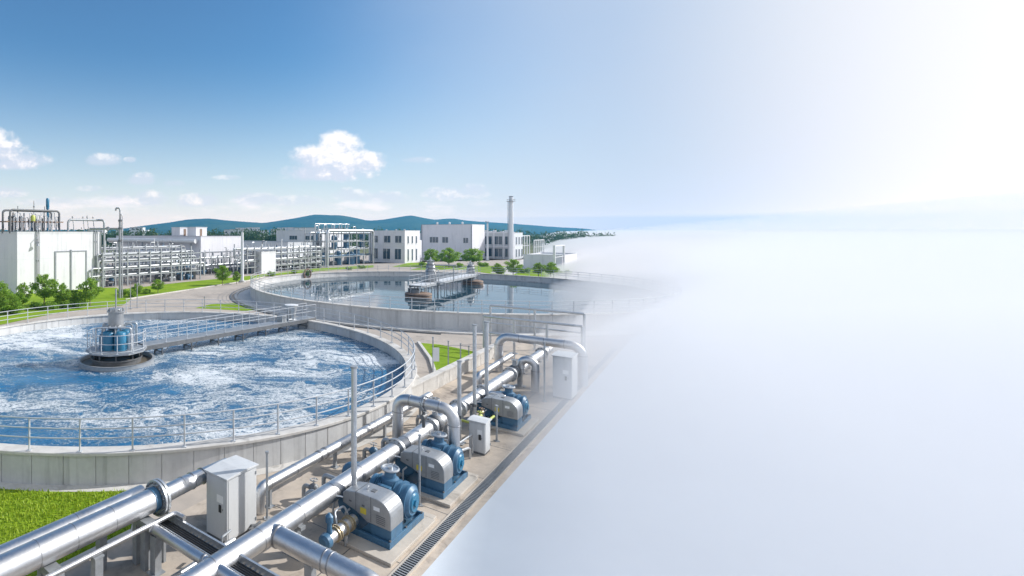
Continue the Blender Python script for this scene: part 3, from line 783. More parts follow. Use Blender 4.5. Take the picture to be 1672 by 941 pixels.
# slim guard rail pipe under the fat one, bending out over the deck, with its square columns
rr = thing('service_pipe', 'slim pale pipe running under the fat trunk pipe to a bracket', 'pipe', P(2, -10.36, 0))
MB().tube([P(1.2, -10.36, 1.2), P(8.62, -10.36, 1.2), P(8.62, -10.0, 1.2)], .062, 14, True, .12).build('barrel', 'steel', rr)
for s in (4.0, 6.35):
    m_ = MB(P); m_.box(s-.10, s+.10, -10.47, -10.27, .005, 1.10); m_.box(s-.2, s+.2, -10.55, -10.19, .0055, .03); m_.box(s-.12, s+.12, -10.49, -10.25, 1.10, 1.14); m_.build('column', 'galv_dull', rr)
# pair crossing the deck: polished tube and a cable tray
ct = thing('cross_pipe', 'polished steel tube slanting across the deck at the lower left', 'pipe', P(8.0, -10.2, 0))
MB().tube([P(7.95, -10.45, 1.06), P(7.95, -4.6, 1.06)], .125, 24).build('barrel', 'steel', ct)
for t in (-10.36, -8.55): MB().tube([P(7.95, t-.03, 1.06), P(7.95, t+.03, 1.06)], .14, 20).build('band', 'steel_seam', ct)
for t in (-10.3, -6.3):
    m_ = MB(P); m_.box(7.85, 8.05, t-.10, t+.10, .005, .94); m_.box(7.78, 8.12, t-.17, t+.17, .0055, .03); m_.build('column', 'galv_dull', ct)
m_ = MB(); m_.tube([P(7.95, -8.55, .94), P(7.95, -8.55, .05)], .03, 8); m_.build('strut', 'galv', ct)
ty = thing('cable_tray', 'perforated grey cable tray beside the polished cross tube', 'cable tray', P(8.4, -10.2, 0))
m_ = MB(P)
m_.box(8.14, 8.16, -10.6, -4.6, .98, 1.08); m_.box(8.54, 8.60, -10.6, -4.6, .98, 1.14)
for q in range(44): m_.box(8.16, 8.54, -10.55+q*.135, -10.50+q*.135, .985, 1.0)
m_.build('ladder', 'galv', ty)
m_ = MB()
for q in range(5): m_.tube([P(8.2+.065*q, -10.6, 1.02), P(8.2+.065*q, -4.6, 1.02)], .022, 8)
m_.build('cable', 'black', ty)
for t in (-10.5, -8.9, -6.9):
    m_ = MB(P); m_.box(8.32, 8.40, t-.04, t+.04, .005, .98); m_.build('column', 'galv_dull', ty)
# low small bore pipe with blue joints
sm = thing('drain_line', 'small bore pipe with a blue coupling low under the cross tube', 'pipe', P(7, -9.45, 0))
MB().tube([P(5.2, -9.35, .42), P(9.35, -9.35, .42), P(9.75, -9.35, .42)], .07, 14).build('barrel', 'steel', sm)
m_ = MB()
for s in (7.25, 9.2): m_.tube([P(s-.11, -9.35, .42), P(s+.11, -9.35, .42)], .095, 14)
m_.build('coupling', 'blue', sm)
m_ = MB()
for s in (6.0, 8.3, 9.4): m_.cyl(P(s, -9.35, .01), P(s, -9.35, .42), .035, 8)
m_.tube([P(9.3, -9.35, .42), P(9.3, -9.35, .68), P(9.62, -9.35, .72)], .03, 8, True, .05); m_.build('stand', 'galv_dull', sm)
m_ = MB(); m_.tube([P(8.0, -9.2, .45), P(8.4, -9.0, .12), P(9.2, -8.8, .05), P(9.7, -9.3, .06)], .025, 8, True, .3); m_.tube([P(7.4, -9.5, .3), P(7.9, -8.9, .08), P(8.8, -9.0, .05)], .022, 8, True, .3)
tag(m_.build('cable', 'black'), 'loose black cable lying on the deck under the cross tube', 'cable')
# ---- control cabinets
def cabinet(s0, s1, t0, t1, h, label, roof=.06, plates=True):
    root = thing('control_cabinet', label, 'cabinet', P((s0+s1)/2, (t0+t1)/2, 0))
    MB(P).box(s0+.02, s1-.02, t0+.02, t1-.02, 0, .09).build('plinth', 'dark_steel', root)
    MB(P).box(s0, s1, t0, t1, .085, h-.03).build('body', 'cabinet', root, bevel=.012)
    zc = h+.07
    m_ = MB(P); a0, a1, b0, b1 = s0-.05, s1+.05, t0-.05, t1+.05; mid = (a0+a1)/2
    m_.add([(a0, b0, h-.03), (a1, b0, h-.03), (a1, b1, h-.03), (a0, b1, h-.03), (a0, b0, h+.01), (a1, b0, h+.01), (a1, b1, h+.01), (a0, b1, h+.01), (mid, b0, zc-.02), (mid, b1, zc-.02)],
           [(0, 3, 2, 1), (0, 1, 5, 8, 4), (3, 7, 9, 6, 2), (0, 4, 7, 3), (1, 2, 6, 5), (4, 8, 9, 7), (8, 5, 6, 9)])
    m_.build('roof', 'cabinet', root, bevel=.006)
    d = MB(P).box(s0-.014, s0-.001, t0+.04, t1-.04, .14, h-.08).build('door', 'cabinet', root, bevel=.004)
    w = t1-t0
    MB(P).box(s0-.04, s0-.013, t1-.30*w-.045, t1-.30*w+.045, h*.46, h*.46+.2).build('handle', 'black', d, bevel=.006)
    MB(P).box(s0-.022, s0-.0135, t1-.46*w, t1-.16*w, h*.60, h*.60+.2).build('plate', 'plate', d)
    MB(P).box(s0-.022, s0-.0135, t1-.2*w, t1-.17*w, h*.5, h*.5+.04).build('lock', 'dark_steel', d)
    m_ = MB(P); m_.box(s0+.05, s1-.05, t1+.001, t1+.013, .14, h-.08); d2_ = m_.build('side_panel', 'cabinet', root, bevel=.004)
    m_ = MB(P)
    for z in (.25, h-.25): m_.box(s1-.07, s1-.03, t1+.012, t1+.03, z, z+.09)
    m_.build('hinge', 'galv_dull', d2_)
    return root
cb = cabinet(9.92, 11.12, -10.58, -9.78, 1.80, 'tall pale grey control cabinet with a hipped lid, nearest in front')
m_ = MB(); m_.tube([P(10.85, -9.74, .16), P(11.0, -9.62, .16)], .06, 10); m_.tube([P(10.7, -9.70, .13), P(11.15, -9.66, .2)], .035, 8); m_.build('cable_gland', 'dark_steel', cb)
cabinet(20.5, 21.12, -7.2, -6.62, 1.24, 'small white control box standing between the second and third pumps')
cabinet(30.15, 31.5, -6.45, -5.62, 2.16, 'tall pale cabinet at the far end of the pump deck in the white fade')
# ---- steel arches over the main pipe
def arch(name, s, t0, t1, zt, r, label, seam_t=(), z0=.02, z1=.02, fil=.42):
    root = thing(name, label, 'pipe', P(s, (t0+t1)/2, 0))
    MB().tube([P(s, t0, z0), P(s, t0, zt), P(s, t1, zt), P(s, t1, z1)], r, 28, True, fil, 10).build('barrel', 'steel', root)
    for t in seam_t: MB().tube([P(s, t-.014, zt), P(s, t+.014, zt)], r+.012, 24).build('weld_seam', 'steel_seam', root)
    for t in (t0, t1): MB().tube([P(s, t, zt-.5), P(s, t, zt-.53)], r+.012, 24).build('weld_seam', 'steel_seam', root)
    return root
ar = arch('pipe_arch', 18.25, -9.0, -6.92, 2.22, .2, 'steel pipe arch straddling the main pipe behind the second pump', (-8.5, -8.05, -7.92, -7.4))
MB(P).box(17.98, 18.52, -9.28, -8.72, .006, .06).build('foot_plate', 'galv_dull', ar)
flange(18.25, -7.98, 2.22, 't', .29, .1, 10, .25, parent=ar)
m_ = MB(); m_.cyl(P(18.25, -8.0, 2.0), P(18.25, -8.0, 1.35), .06, 8); m_.cyl(P(18.1, -8.0, 1.75), P(18.4, -8.0, 1.75), .09, 10); m_.build('hanger', 'dark_steel', ar)
ar2 = arch('pipe_arch', 30.6, -8.05, -7.35, 1.62, .2, 'short steel elbow arch dropping from the main pipe before the cabinet in the white fade', (), .9, .02, .32)
ar3 = arch('pipe_arch', 33.6, -10.05, -5.75, 2.15, .24, 'long steel pipe arch reaching over the deck into the white fade', (-8.9, -7.6, -6.6), .02, .02, .6)
ar4 = arch('pipe_loop', 24.9, -7.9, -7.18, 1.15, .1, 'thin grey pipe loop beside the third pump', (), .5, .02, .22)
MB(P).box(24.75, 25.05, -7.33, -7.03, .005, .05).build('foot_plate', 'galv_dull', ar4)
m_ = MB(); m_.tube([P(12.5, -9.05, .02), P(12.5, -9.05, .85), P(12.5, -8.3, .85)], .07, 12, True, .3)
tag(m_.build('pipe_loop', 'galv_dull'), 'grey hooped pipe behind the main pipe beside the first pump', 'pipe')
m_ = MB(); m_.tube([P(14.9, -9.15, .02), P(14.9, -9.15, .7), P(15.3, -8.6, .7)], .16, 16, True, .2)
tag(m_.build('stub_elbow', 'blue'), 'blue elbow pipe peeping out behind the main pipe near the tall pole', 'pipe')
# ---- poles
def deck_pole(px, t, pytop, r, label):
    s = s_on(t, px); Y = P(s, t)[1]; zt = zat(pytop, Y)
    root = thing('steel_pole', label, 'pole', P(s, t, 0))
    p = P(s, t)
    MB().tube([(p[0], p[1], 0), (p[0], p[1], zt)], r, 16).build('shaft', 'galv', root)
    MB().tube([(p[0], p[1], zt-.02), (p[0], p[1], zt+.03)], r*1.35, 16).build('cap', 'galv_dull', root)
    MB(P).box(s-.2, s+.2, t-.2, t+.2, .006, .04).build('base_plate', 'galv_dull', root)
    m_ = MB(); m_.tube([P(s, t, 1.0), P(s, t, 1.12)], r*1.25, 16); m_.tube([P(s, t, 1.06), P(s, TM, 1.06)], .03, 6); m_.build('clamp', 'dark_steel', root)
deck_pole(578, -7.80, 600, .082, 'tall grey steel pole nearest the camera rising beside the first pump')
deck_pole(750, -7.78, 590, .075, 'steel pole just behind the near arch, shorter than its neighbours')
deck_pole(775, -7.82, 531, .075, 'tall steel pole left of the close pair beyond the arch')
deck_pole(794.5, -7.85, 526, .085, 'thick tall steel pole right of the close pair beyond the arch')
def thin_deck_pole(px, t, pytop, label, r=.03):
    s = s_on(t, px); p = P(s, t); zt = zat(pytop, p[1]); m_ = MB(); m_.cyl((p[0], p[1], 0), (p[0], p[1], zt), r, 8); m_.box(p[0]-.09, p[0]+.09, p[1]-.09, p[1]+.09, 0, .03); m_.cyl((p[0], p[1], zt), (p[0], p[1], zt+.05), r*1.6, 8)
    return tag(m_.build('post', 'galv_dull'), label, 'post')
thin_deck_pole(685, -6.9, 712, 'slim steel post between the first and second pumps', .035)
thin_deck_pole(811, -6.75, 664, 'slim steel post beside the third pump and small white box', .04)
thin_deck_pole(889, -6.6, 560, 'slim steel post in front of the tall cabinet in the white fade', .04)
thin_deck_pole(436, -9.85, 740, 'short dark post with a yellow band beside the grey cabinet', .035)
thin_deck_pole(634, -7.75, 752, 'short steel vent post behind the first pump motor', .03)
# ---- blue pumps
def pump(s0, t0, label, grp):
    root = thing('pump', label, 'pump', P(s0, t0, .1), grp)
    T = lambda a, b, z: P(s0+a, t0+b, z+.1)
    m_ = MB(T); m_.box(-.05, 2.05, -1.5, 0, 0, .05); m_.box(-.05, 2.05, -.06, -.002, .05, .17); m_.box(-.05, 2.05, -1.5, -1.44, .05, .17); m_.box(-.047, .02, -1.44, -.06, .05, .17); m_.box(1.98, 2.047, -1.44, -.06, .05, .17); m_.build('base_frame', 'blue', root, bevel=.008)
    m_ = MB(T); m_.box(.06, .72, -.62, -.02, .05, .49); m_.prism([(-.62, .05), (-.62, .48), (-1.0, .05)], lambda b, z, k: (.12 if k == 0 else .17, b, z)); m_.build('pedestal', 'blue', root, bevel=.012)
    prof = [(0, .46), (0, .77)]
    for q in range(1, 9):
        a = q/8*PI/2; prof.append((-.42+.42*math.cos(a), .77+.40*math.sin(a)))
    prof += [(-1.0, 1.17), (-1.38, 1.09), (-1.46, 1.0), (-1.46, .74), (-1.05, .64), (-.7, .46)]
    m_ = MB(T); m_.prism(prof, lambda b, z, k: (0 if k == 0 else .74, b, z)); gd = m_.build('guard', 'guard', root, bevel=.02)
    m_ = MB(T)
    for b in (-.58, -1.04): m_.prism([(b-.008, .5 if b > -.7 else .66), (b+.008, .5 if b > -.7 else .66), (b+.008, 1.168), (b-.008, 1.168)], lambda q, z, k: (-.004 if k == 0 else .743, q, z))
    for b in (-1.2, -.8): m_.box(-.012, 0, b-.05, b+.03, .84, .88)
    m_.box(.3, .46, -.75, -.62, 1.165, 1.185); m_.build('seam', 'dark_steel', gd)
    MB(T).box(-.008, -.0005, -.90, -.72, .64, .80).build('sticker', 'yellow', gd)
    # motor, axis across the deck
    mc, zc, rm = 1.52, .63, .43
    m_ = MB(); m_.tube([T(mc, -1.35, zc), T(mc, -1.30, zc), T(mc, -.14, zc), T(mc, -.06, zc)], [rm*.6, rm, rm, rm*.8], 36); mt = m_.build('motor', 'blue', root)
    m_ = MB()
    for q in range(11): m_.tube([T(mc, -1.15+q*.06, zc), T(mc, -1.132+q*.06, zc)], rm+.045, 32)
    m_.tube([T(mc, -.40, zc), T(mc, -.34, zc)], rm+.06, 32); m_.tube([T(mc, -.20, zc), T(mc, -.14, zc)], rm+.04, 32); m_.build('fin', 'blue', mt)
    m_ = MB(); m_.tube([T(mc, -.06, zc), T(mc, -.02, zc)], [rm*.62, rm*.55], 28); m_.tube([T(mc, -.03, zc), T(mc, .03, zc)], .1, 16); m_.build('end_bell', 'teal', mt)
    for b in (-1.1, -.35):
        for a in (mc-.34, mc+.24): MB(T).prism([(a-.04, .05), (a+.14, .05), (a+.12, .36), (a, .36)], lambda q, z, k, b=b: (q, b if k == 0 else b+.09, z)).build('motor_foot', 'blue', root)
    # outlet neck and handwheel on top
    m_ = MB(); m_.tube([T(mc-.02, -.78, zc+rm-.08), T(mc-.02, -.78, zc+rm+.06), T(mc-.02, -.78, zc+rm+.1), T(mc-.02, -.78, zc+rm+.24), T(mc-.02, -.78, zc+rm+.26), T(mc-.02, -.78, zc+rm+.29)], [.27, .25, .17, .155, .2, .2], 24); nk = m_.build('neck', 'blue', root)
    m_ = MB(); zz = zc+rm+.31; c = Vector(T(mc-.02, -.78, zz)); ringp = circ((c.x, c.y), .235, c.z+.02, 33); m_.tube(ringp, .035, 8)
    m_.tube([T(mc-.02, -.78, zz-.03), T(mc-.02, -.78, zz), T(mc-.02, -.78, zz+.02)], [.21, .21, .19], 24); m_.tube([T(mc-.02, -.78, zz), T(mc-.02, -.78, zz+.09)], .07, 12); m_.build('handwheel', 'galv', nk)
    # volute and suction stub toward the main pipe
    m_ = MB(); m_.tube([T(.2, -1.42, .56), T(.26, -1.42, .56), T(.58, -1.42, .56), T(.64, -1.42, .56)], [.30, .36, .36, .30], 28); m_.build('volute', 'blue', root)
    m_ = MB(); m_.tube([T(.42, -1.55, .6), T(.42, -1.75, .75)], .16, 16); m_.build('suction_stub', 'galv_dull', root)
    m_ = MB(); m_.tube([T(.05, -1.25, .6), T(-.02, -1.35, .5), T(-.02, -1.35, .02)], .03, 8, True, .1); m_.tube([T(.0, -1.45, .88), T(-.15, -1.62, .92), T(-.15, -1.7, .3)], .028, 8, True, .12); m_.build('conduit', 'galv', root)
    m_ = MB(T)
    for a in (.03, .95, 1.96):
        for b in (-1.47, -.03): m_.box(a-.03, a+.03, b-.022, b+.022, .17 if a != .95 else .17, .21)
    m_.build('bolt', 'dark_steel', root)
    m_ = MB(T); m_.box(mc-.52, mc-.38, -.95, -.55, zc+.1, zc+.42); m_.build('terminal_box', 'blue', mt, bevel=.012)
    m_ = MB(); m_.tube([T(mc-.45, -.95, zc+.25), T(mc-.45, -1.25, zc+.2), T(mc-.45, -1.38, zc-.3), T(mc-.45, -1.38, .05)], .028, 8, True, .1); m_.build('cable', 'black', root)
    m_ = MB(T); m_.box(-.006, -.0005, -.5, -.32, .86, .96); m_.build('nameplate', 'plate', gd)
    for k in range(5): MB(T).box(-.008, -.0005, -.42, -.16, .54+k*.05, .556+k*.05).build('louvre', 'dark_steel', gd)
    m_ = MB(); c = Vector(T(.37, -.86, 1.20)); m_.tube([c+Vector((UX*.05*math.cos(q*PI/6), UY*.05*math.cos(q*PI/6), .05*math.sin(q*PI/6))) for q in range(13)], .012, 6); m_.build('lifting_eye', 'galv', gd)
    pad = MB(P); pad.box(s0-.55 if s0 < 13 else s0-.25, s0+2.2, t0-1.75, t0+.28, .005, .1); struct(pad.build('pump_pad', 'pad', bevel=.015))
    pr = MB(P); pr.box(s0+2.2, s0+2.42, t0-.55, t0+.22, .006, .1); struct(pr.build('pump_pad', 'pad', bevel=.01))
G3 = 'blue pumps along the deck'
pump(12.62, -6.42, 'nearest of the blue pumps, grey guard, closest to the bottom edge', G3)
pump(16.15, -6.42, 'middle blue pump, in front of the near steel pipe arch', G3)
pump(23.75, -6.36, 'farthest blue pump, paler in the white fade beside the small white box', G3)
# strainer with brass couplings at the first pump
st = thing('strainer', 'small blue capped strainer with brass bands below the main pipe at the first pump', 'strainer', P(11.5, -7.55, 0))
MB().tube([P(11.15, -7.45, .55), P(12.5, -7.45, .55)], .15, 20).build('barrel', 'steel', st)
for s in (11.55, 11.65, 11.95, 12.2, 12.28): MB().tube([P(s-.02, -7.45, .55), P(s+.02, -7.45, .55)], .2, 20).build('band', 'brass', st)
m_ = MB(); m_.tube([P(11.0, -7.45, .55), P(11.06, -7.45, .55), P(11.2, -7.45, .55)], [.1, .17, .19], 20); m_.build('cap', 'blue', st)
m_ = MB(); m_.tube([P(11.3, -7.45, .66), P(11.3, -7.45, .95), P(11.3, -7.45, .97), P(11.3, -7.45, 1.12), P(11.3, -7.45, 1.2)], [.08, .06, .1, .1, .03], 14); m_.build('actuator', 'blue', st)
m_ = MB()
for s in (11.25, 12.1): m_.cyl(P(s, -7.45, .01), P(s, -7.45, .45), .05, 8)
m_.tube([P(11.9, -7.6, .62), P(12.0, -7.75, .85), P(12.4, -7.7, .88), P(12.5, -7.5, .4)], .03, 8, True, .1); m_.build('stand', 'galv', st)
m_ = MB(); m_.tube([P(10.7, -6.3, .02), P(10.7, -6.3, .42), P(10.85, -6.15, .5)], .03, 8, True, .08); m_.tube([P(10.78, -6.3, .02), P(10.78, -6.3, .35), P(10.6, -6.5, .42)], .03, 8, True, .08); m_.tube([P(10.5, -6.4, .14), P(10.95, -6.1, .14)], .05, 10); m_.cyl(P(10.7, -6.28, .18), P(10.7, -6.28, .28), .1, 12)
tag(m_.build('hose_tap', 'galv_dull'), 'little grey tap with bent spouts on the deck by the fat branch pipe', 'tap')
m_ = MB(); m_.tube([P(11.0, -7.2, .02), P(11.2, -6.6, .02), P(10.95, -6.2, .02), P(11.4, -5.9, .02)], .018, 6, True, .3)
tag(m_.build('cable', 'black'), 'thin black cable snaking over the deck by the first pump pad', 'cable')
# small fittings on the deck under the main pipe between pumps
def fitting(s, t, h, mm, label, kind=0):
    root = thing('small_valve', label, 'valve', P(s, t, 0))
    m_ = MB(); m_.cyl(P(s, t, .01), P(s, t, h), .045, 10); m_.tube([P(s, t, .02), P(s, t, .06)], .11, 12); m_.build('riser', 'galv_dull', root)
    m_ = MB(); m_.tube([P(s-.14, t, h), P(s-.05, t, h), P(s+.05, t, h), P(s+.14, t, h)], [.05, .09, .09, .05], 12); m_.tube([P(s, t, h), P(s, t, h+.16)], .04, 8); m_.build('body', mm, root)
    m_ = MB(); c = Vector(P(s, t, h+.17)); m_.tube(circ((c.x, c.y), .10, c.z, 17), .016, 6); m_.tube([P(s-.1, t, h+.17), P(s+.1, t, h+.17)], .012, 6); m_.build('handwheel', mm if mm != 'brass' else 'rust', root)
fitting(15.35, -7.75, .85, 'galv_dull', 'small grey valve on a riser between first and second pumps')
fitting(19.6, -7.45, .8, 'galv_dull', 'small grey valve with handwheel near the foot of the near arch')
fitting(22.2, -7.35, .9, 'yellow_green', 'small yellow-green valve behind the white control box')
fitting(23.0, -7.55, .8, 'brass', 'small brass valve left of the third pump')
fitting(26.6, -7.5, 1.0, 'pale_paint', 'small pale valve behind the third pump')
m_ = MB(); m_.tube([P(21.6, -7.9, .75), P(21.6, -7.1, .72), P(23.2, -7.1, .72), P(23.2, -7.4, .4)], .05, 10, True, .15)
tag(m_.build('bent_pipe', 'yellow_green'), 'thin yellow-green pipe between the white box and the third pump', 'pipe')
m_ = MB(); m_.tube([P(18.7, -8.0, .95), P(18.9, -7.0, .85), P(20.3, -7.0, .8), P(20.3, -7.0, .02)], .03, 8, True, .2); m_.tube([P(19.2, -7.9, .5), P(19.2, -7.1, .45), P(19.9, -6.95, .42), P(19.9, -6.95, .02)], .045, 8, True, .15)
tag(m_.build('bent_pipe', 'galv'), 'thin grey bent pipes between the near arch and the white box', 'pipe')
# conduit run, junction boxes and small cross lines between the two long pipes
cr = thing('conduit_run', 'thin grey conduit with little boxes along the deck left of the main pipe', 'conduit', P(17, -9.0, 0))
MB().tube([P(11.2, -8.98, .10), P(26.5, -8.98, .10)], .035, 10).build('tube', 'galv_dull', cr)
for s in (12.9, 16.4, 20.1, 23.6): MB(P).box(s-.14, s+.14, -9.08, -8.88, .008, .26).build('junction_box', 'cabinet', cr, bevel=.008)
for s in (11.6, 14.6, 18.2, 21.8, 25.4): MB(P).box(s-.03, s+.03, -9.05, -8.91, .006, .07).build('clip', 'dark_steel', cr)
for s, lab, mm in ((13.35, 'small cross pipe with a dark valve linking slim and main pipes by the first pump', 'dark_steel'), (17.1, 'small cross pipe with a blue valve linking slim and main pipes by the second pump', 'blue'), (21.6, 'small cross pipe with a dark valve linking slim and main pipes near the white box', 'dark_steel')):
    root = thing('link_pipe', lab, 'pipe', P(s, -9.4, 0))
    MB().tube([P(s, TM-.1, ZM), P(s, -9.0, ZM), P(s, -9.0, .45), P(s, -9.75, .45), P(s, -9.75, .02)], .07, 12, True, .14).build('barrel', 'galv_dull', root)
    MB().tube([P(s, -9.22, .45), P(s, -9.3, .45), P(s, -9.44, .45), P(s, -9.52, .45)], [.08, .15, .15, .08], 14).build('valve_body', mm, root)
    c = Vector(P(s, -9.37, .72)); m_ = MB(); m_.tube(circ((c.x, c.y), .11, c.z, 17), .016, 6); m_.cyl(P(s, -9.37, .5), P(s, -9.37, .73), .02, 6); m_.tube([P(s-.1, -9.37, .72), P(s+.1, -9.37, .72)], .012, 6); m_.build('handwheel', 'galv_dull', root)
# drain channel with grating at the edge of the deck
m_ = MB(P); m_.box(-6, 46, -6.02, -5.98, .004, .05); m_.box(-6, 46, -5.70, -5.66, .004, .05); struct(m_.build('drain_kerb', 'pad'))
m_ = MB(P); m_.box(-6, 46, -5.98, -5.70, .0055, .012); struct(m_.build('drain_channel', 'black'))
m_ = MB(P)
for q in range(520): m_.box(-6+q*.1, -5.965+q*.1, -5.978, -5.702, .014, .04)
struct(m_.build('drain_grating', 'galv_dull'))
# low wall and slim posts between the deck and the grass
m_ = MB(P); m_.box(24.2, 38.5, -11.62, -11.36, -.01, .72); m_.box(24.1, 38.6, -11.68, -11.30, .72, .80)
for q in range(9): m_.box(24.2+q*1.7, 24.225+q*1.7, -11.355, -11.348, .05, .7)
tag(m_.build('low_wall', 'coping'), 'low pale concrete wall between the pump deck and the triangle of grass', 'wall')
for px, t, pt, lab in ((707, -11.75, 552, 'slim post at the left end of the low wall with a pale sign'), (732, -11.8, 558, 'second slim post along the low wall'), (752, -11.8, 562, 'third slim post along the low wall'), (765.5, -12.1, 566, 'fourth slim post along the low wall, near the tall pole')):
    o = thin_deck_pole(px, t, pt, lab, .035); o['category'] = 'post'
s_ = s_on(-11.75, 707); p_ = P(s_, -11.75); m_ = MB(); m_.box(p_[0]-.02, p_[0]+.32, p_[1]-.06, p_[1]-.04, 1.35, 2.1); tag(m_.build('small_sign', 'plate'), 'small blank pale board fixed on the slim post by the grass', 'sign')
m_ = MB(); m_.tube([P(24.2, -12.0, .0), P(24.2, -12.0, .35)], .05, 8); m_.tube([P(24.2, -12.0, .35), P(24.2, -12.0, .5)], .03, 8); m_.tube([P(24.05, -12, .3), P(24.35, -12, .3)], .03, 8)
tag(m_.build('hydrant', 'galv_dull'), 'tiny dark hydrant on the path beside the near tank', 'hydrant')
# pale railing frames in the white fade at the end of the deck
def portal(s, t0, t1, h, label, n=2, r=.06):
    m_ = MB(); step = (t1-t0)/n
    for q in range(n+1): m_.cyl(P(s, t0+q*step, 0), P(s, t0+q*step, h), r, 8)
    m_.tube([P(s, t0, h), P(s, t1, h)], r, 8); m_.tube([P(s, t0, h*.55), P(s, t1, h*.55)], r*.7, 8)
    return tag(m_.build('steel_portal', 'galv'), label, 'frame')
portal(38.5, -12.5, -6.6, 2.5, 'tall pale pipe frame at the deck end in the white fade, nearer one', 3, .08)
portal(41.5, -13.0, -7.0, 2.9, 'tall pale pipe frame at the deck end in the white fade, behind the other', 2, .08)
mp2 = MB(); mp2.tube([P(28.6, -9.55, .02), P(28.6, -9.55, .85), P(34.5, -9.55, .95)], .16, 16, True, .25)
tag(mp2.build('bypass_pipe', 'steel'), 'pale bypass pipe behind the main pipe toward the low wall end', 'pipe')

# ================================================================== WORKS BUILDINGS
U2 = Vector((UX, UY, 0)); B2 = Vector((-UY, UX, 0))
def yardframe(px, Y, z=0):
    o = Vector(((px-CX)/F*Y, Y, z)); return (lambda a, b, zz: tuple(o+U2*a+B2*b+Vector((0, 0, zz)))), o
def building(name, label, px, Y, La, Lb, h, wm='wall_white', wins=(), trim=True, cat='building', roofm='roof', joints=True):
    T, o = yardframe(px, Y); root = thing(name, label, cat, tuple(o))
    MBL(T).box(0, La, 0, Lb, -.05, h-.25).build('wall', wm, root)
    m_ = MBL(T); m_.box(.25, La-.25, .25, Lb-.25, h-.255, h-.2); m_.build('roof', roofm, root)
    m_ = MBL(T)
    m_.box(-.03, La+.03, -.03, .22, h-.25, h); m_.box(-.03, La+.03, Lb-.22, Lb+.03, h-.25, h); m_.box(-.03, .22, .22, Lb-.22, h-.25, h); m_.box(La-.22, La+.03, .22, Lb-.22, h-.25, h)
    m_.build('parapet', wm, root)
    if trim:
        m_ = MBL(T); m_.box(-.07, La+.07, -.07, .05, h+.001, h+.09); m_.box(-.07, .05, .05, Lb+.07, h+.001, h+.09); m_.box(La-.05, La+.07, .05, Lb+.07, h+.001, h+.09); m_.build('roof_trim', 'pale_paint' if trim == 2 else 'trim', root)
    if joints:
        m_ = MBL(T); k = 3.2
        while k < La-1: m_.box(k-.012, k+.012, -.006, 0.0, .1, h-.27); k += 3.2
        k = 3.2
        while k < Lb-1: m_.box(-.006, 0.0, k-.012, k+.012, .1, h-.27); k += 3.2
        m_.box(0.02, La-.02, -.007, 0.0, h*.56-.012, h*.56+.012); m_.box(-.007, 0, .02, Lb-.02, h*.56-.012, h*.56+.012)
        m_.build('panel_joint', 'wall_grey', root)
    for (face, c, z, w, hh, n) in wins:
        fr = MBL(T); pn = MBL(T); t = .07
        if face == 'v':
            for q in range(n):
                x0 = c-w/2+q*w/n; x1 = x0+w/n
                pn.box(x0+.02, x1-.02, .0, -.02+.0, z, z+hh) if 0 else pn.box(x0+.02, x1-.02, -.02, -.003, z+.02, z+hh-.02)
            for q in range(n+1): fr.box(c-w/2+q*w/n-t/2, c-w/2+q*w/n+t/2, -.055, -.002, z, z+hh)
            for zz in (z-t, z+hh): fr.box(c-w/2-t/2, c+w/2+t/2, -.065, -.002, zz, zz+t)
            fr.box(c-w/2-.1, c+w/2+.1, -.14, -.002, z-t-.06, z-t-.002)
        else:
            for q in range(n):
                x0 = c-w/2+q*w/n; x1 = x0+w/n; pn.box(-.02, -.003, x0+.02, x1-.02, z+.02, z+hh-.02)
            for q in range(n+1): fr.box(-.055, -.002, c-w/2+q*w/n-t/2, c-w/2+q*w/n+t/2, z, z+hh)
            for zz in (z-t, z+hh): fr.box(-.065, -.002, c-w/2-t/2, c+w/2+t/2, zz, zz+t)
            fr.box(-.14, -.002, c-w/2-.1, c+w/2+.1, z-t-.06, z-t-.002)
        f_ = fr.build('window', 'pale_paint', root); pn.build('pane', 'glass', f_)
    return root, T, o
# white hall at the left with plant on its roof
hall, TH, oh = building('process_hall', 'big plain white hall at far left with pipework on its roof', 28, 70, 12.9, 16, 8.5)
m_ = MBL(TH)
m_.box(5.35, 5.55, -.10, -.001, 0, 5.75); m_.box(7.72, 7.95, -.14, -.001, 0, 5.9); m_.box(10.2, 10.4, -.10, -.001, 0, 5.75); m_.box(5.55, 7.72, -.09, -.001, 5.6, 5.75); m_.box(7.95, 10.2, -.09, -.001, 5.6, 5.75)
dr = m_.build('door_frame', 'trim', hall)
m_ = MBL(TH); m_.box(5.56, 7.71, -.04, -.003, .02, 5.58); m_.build('door', 'wall_white', hall); m_ = MBL(TH); m_.box(7.96, 10.19, -.04, -.003, .02, 5.58); m_.build('door', 'wall_white', hall)
for x in (2.7, 2.98, 11.75, 12.1):
    m_ = MBL(TH); m_.tube([(x, -.16, .05), (x, -.16, 8.75), (x, .2, 8.95)], .075, 8)
    for z in (2., 4.5, 7.0): m_.box(x-.1, x+.1, -.16, -.001, z, z+.06)
    m_.build('downpipe', 'galv_dull', hall)
m_ = MBL(TH); m_.tube([(2.6, -.2, 7.6), (2.6, -.55, 7.5), (2.6, -.55, 6.9)], .05, 8); m_.lathe([(.001, 6.55), (.22, 6.55), (.12, 6.9), (.001, 6.95)], (2.6, -.55, 0), 12); m_.build('wall_lamp', 'trim', hall)
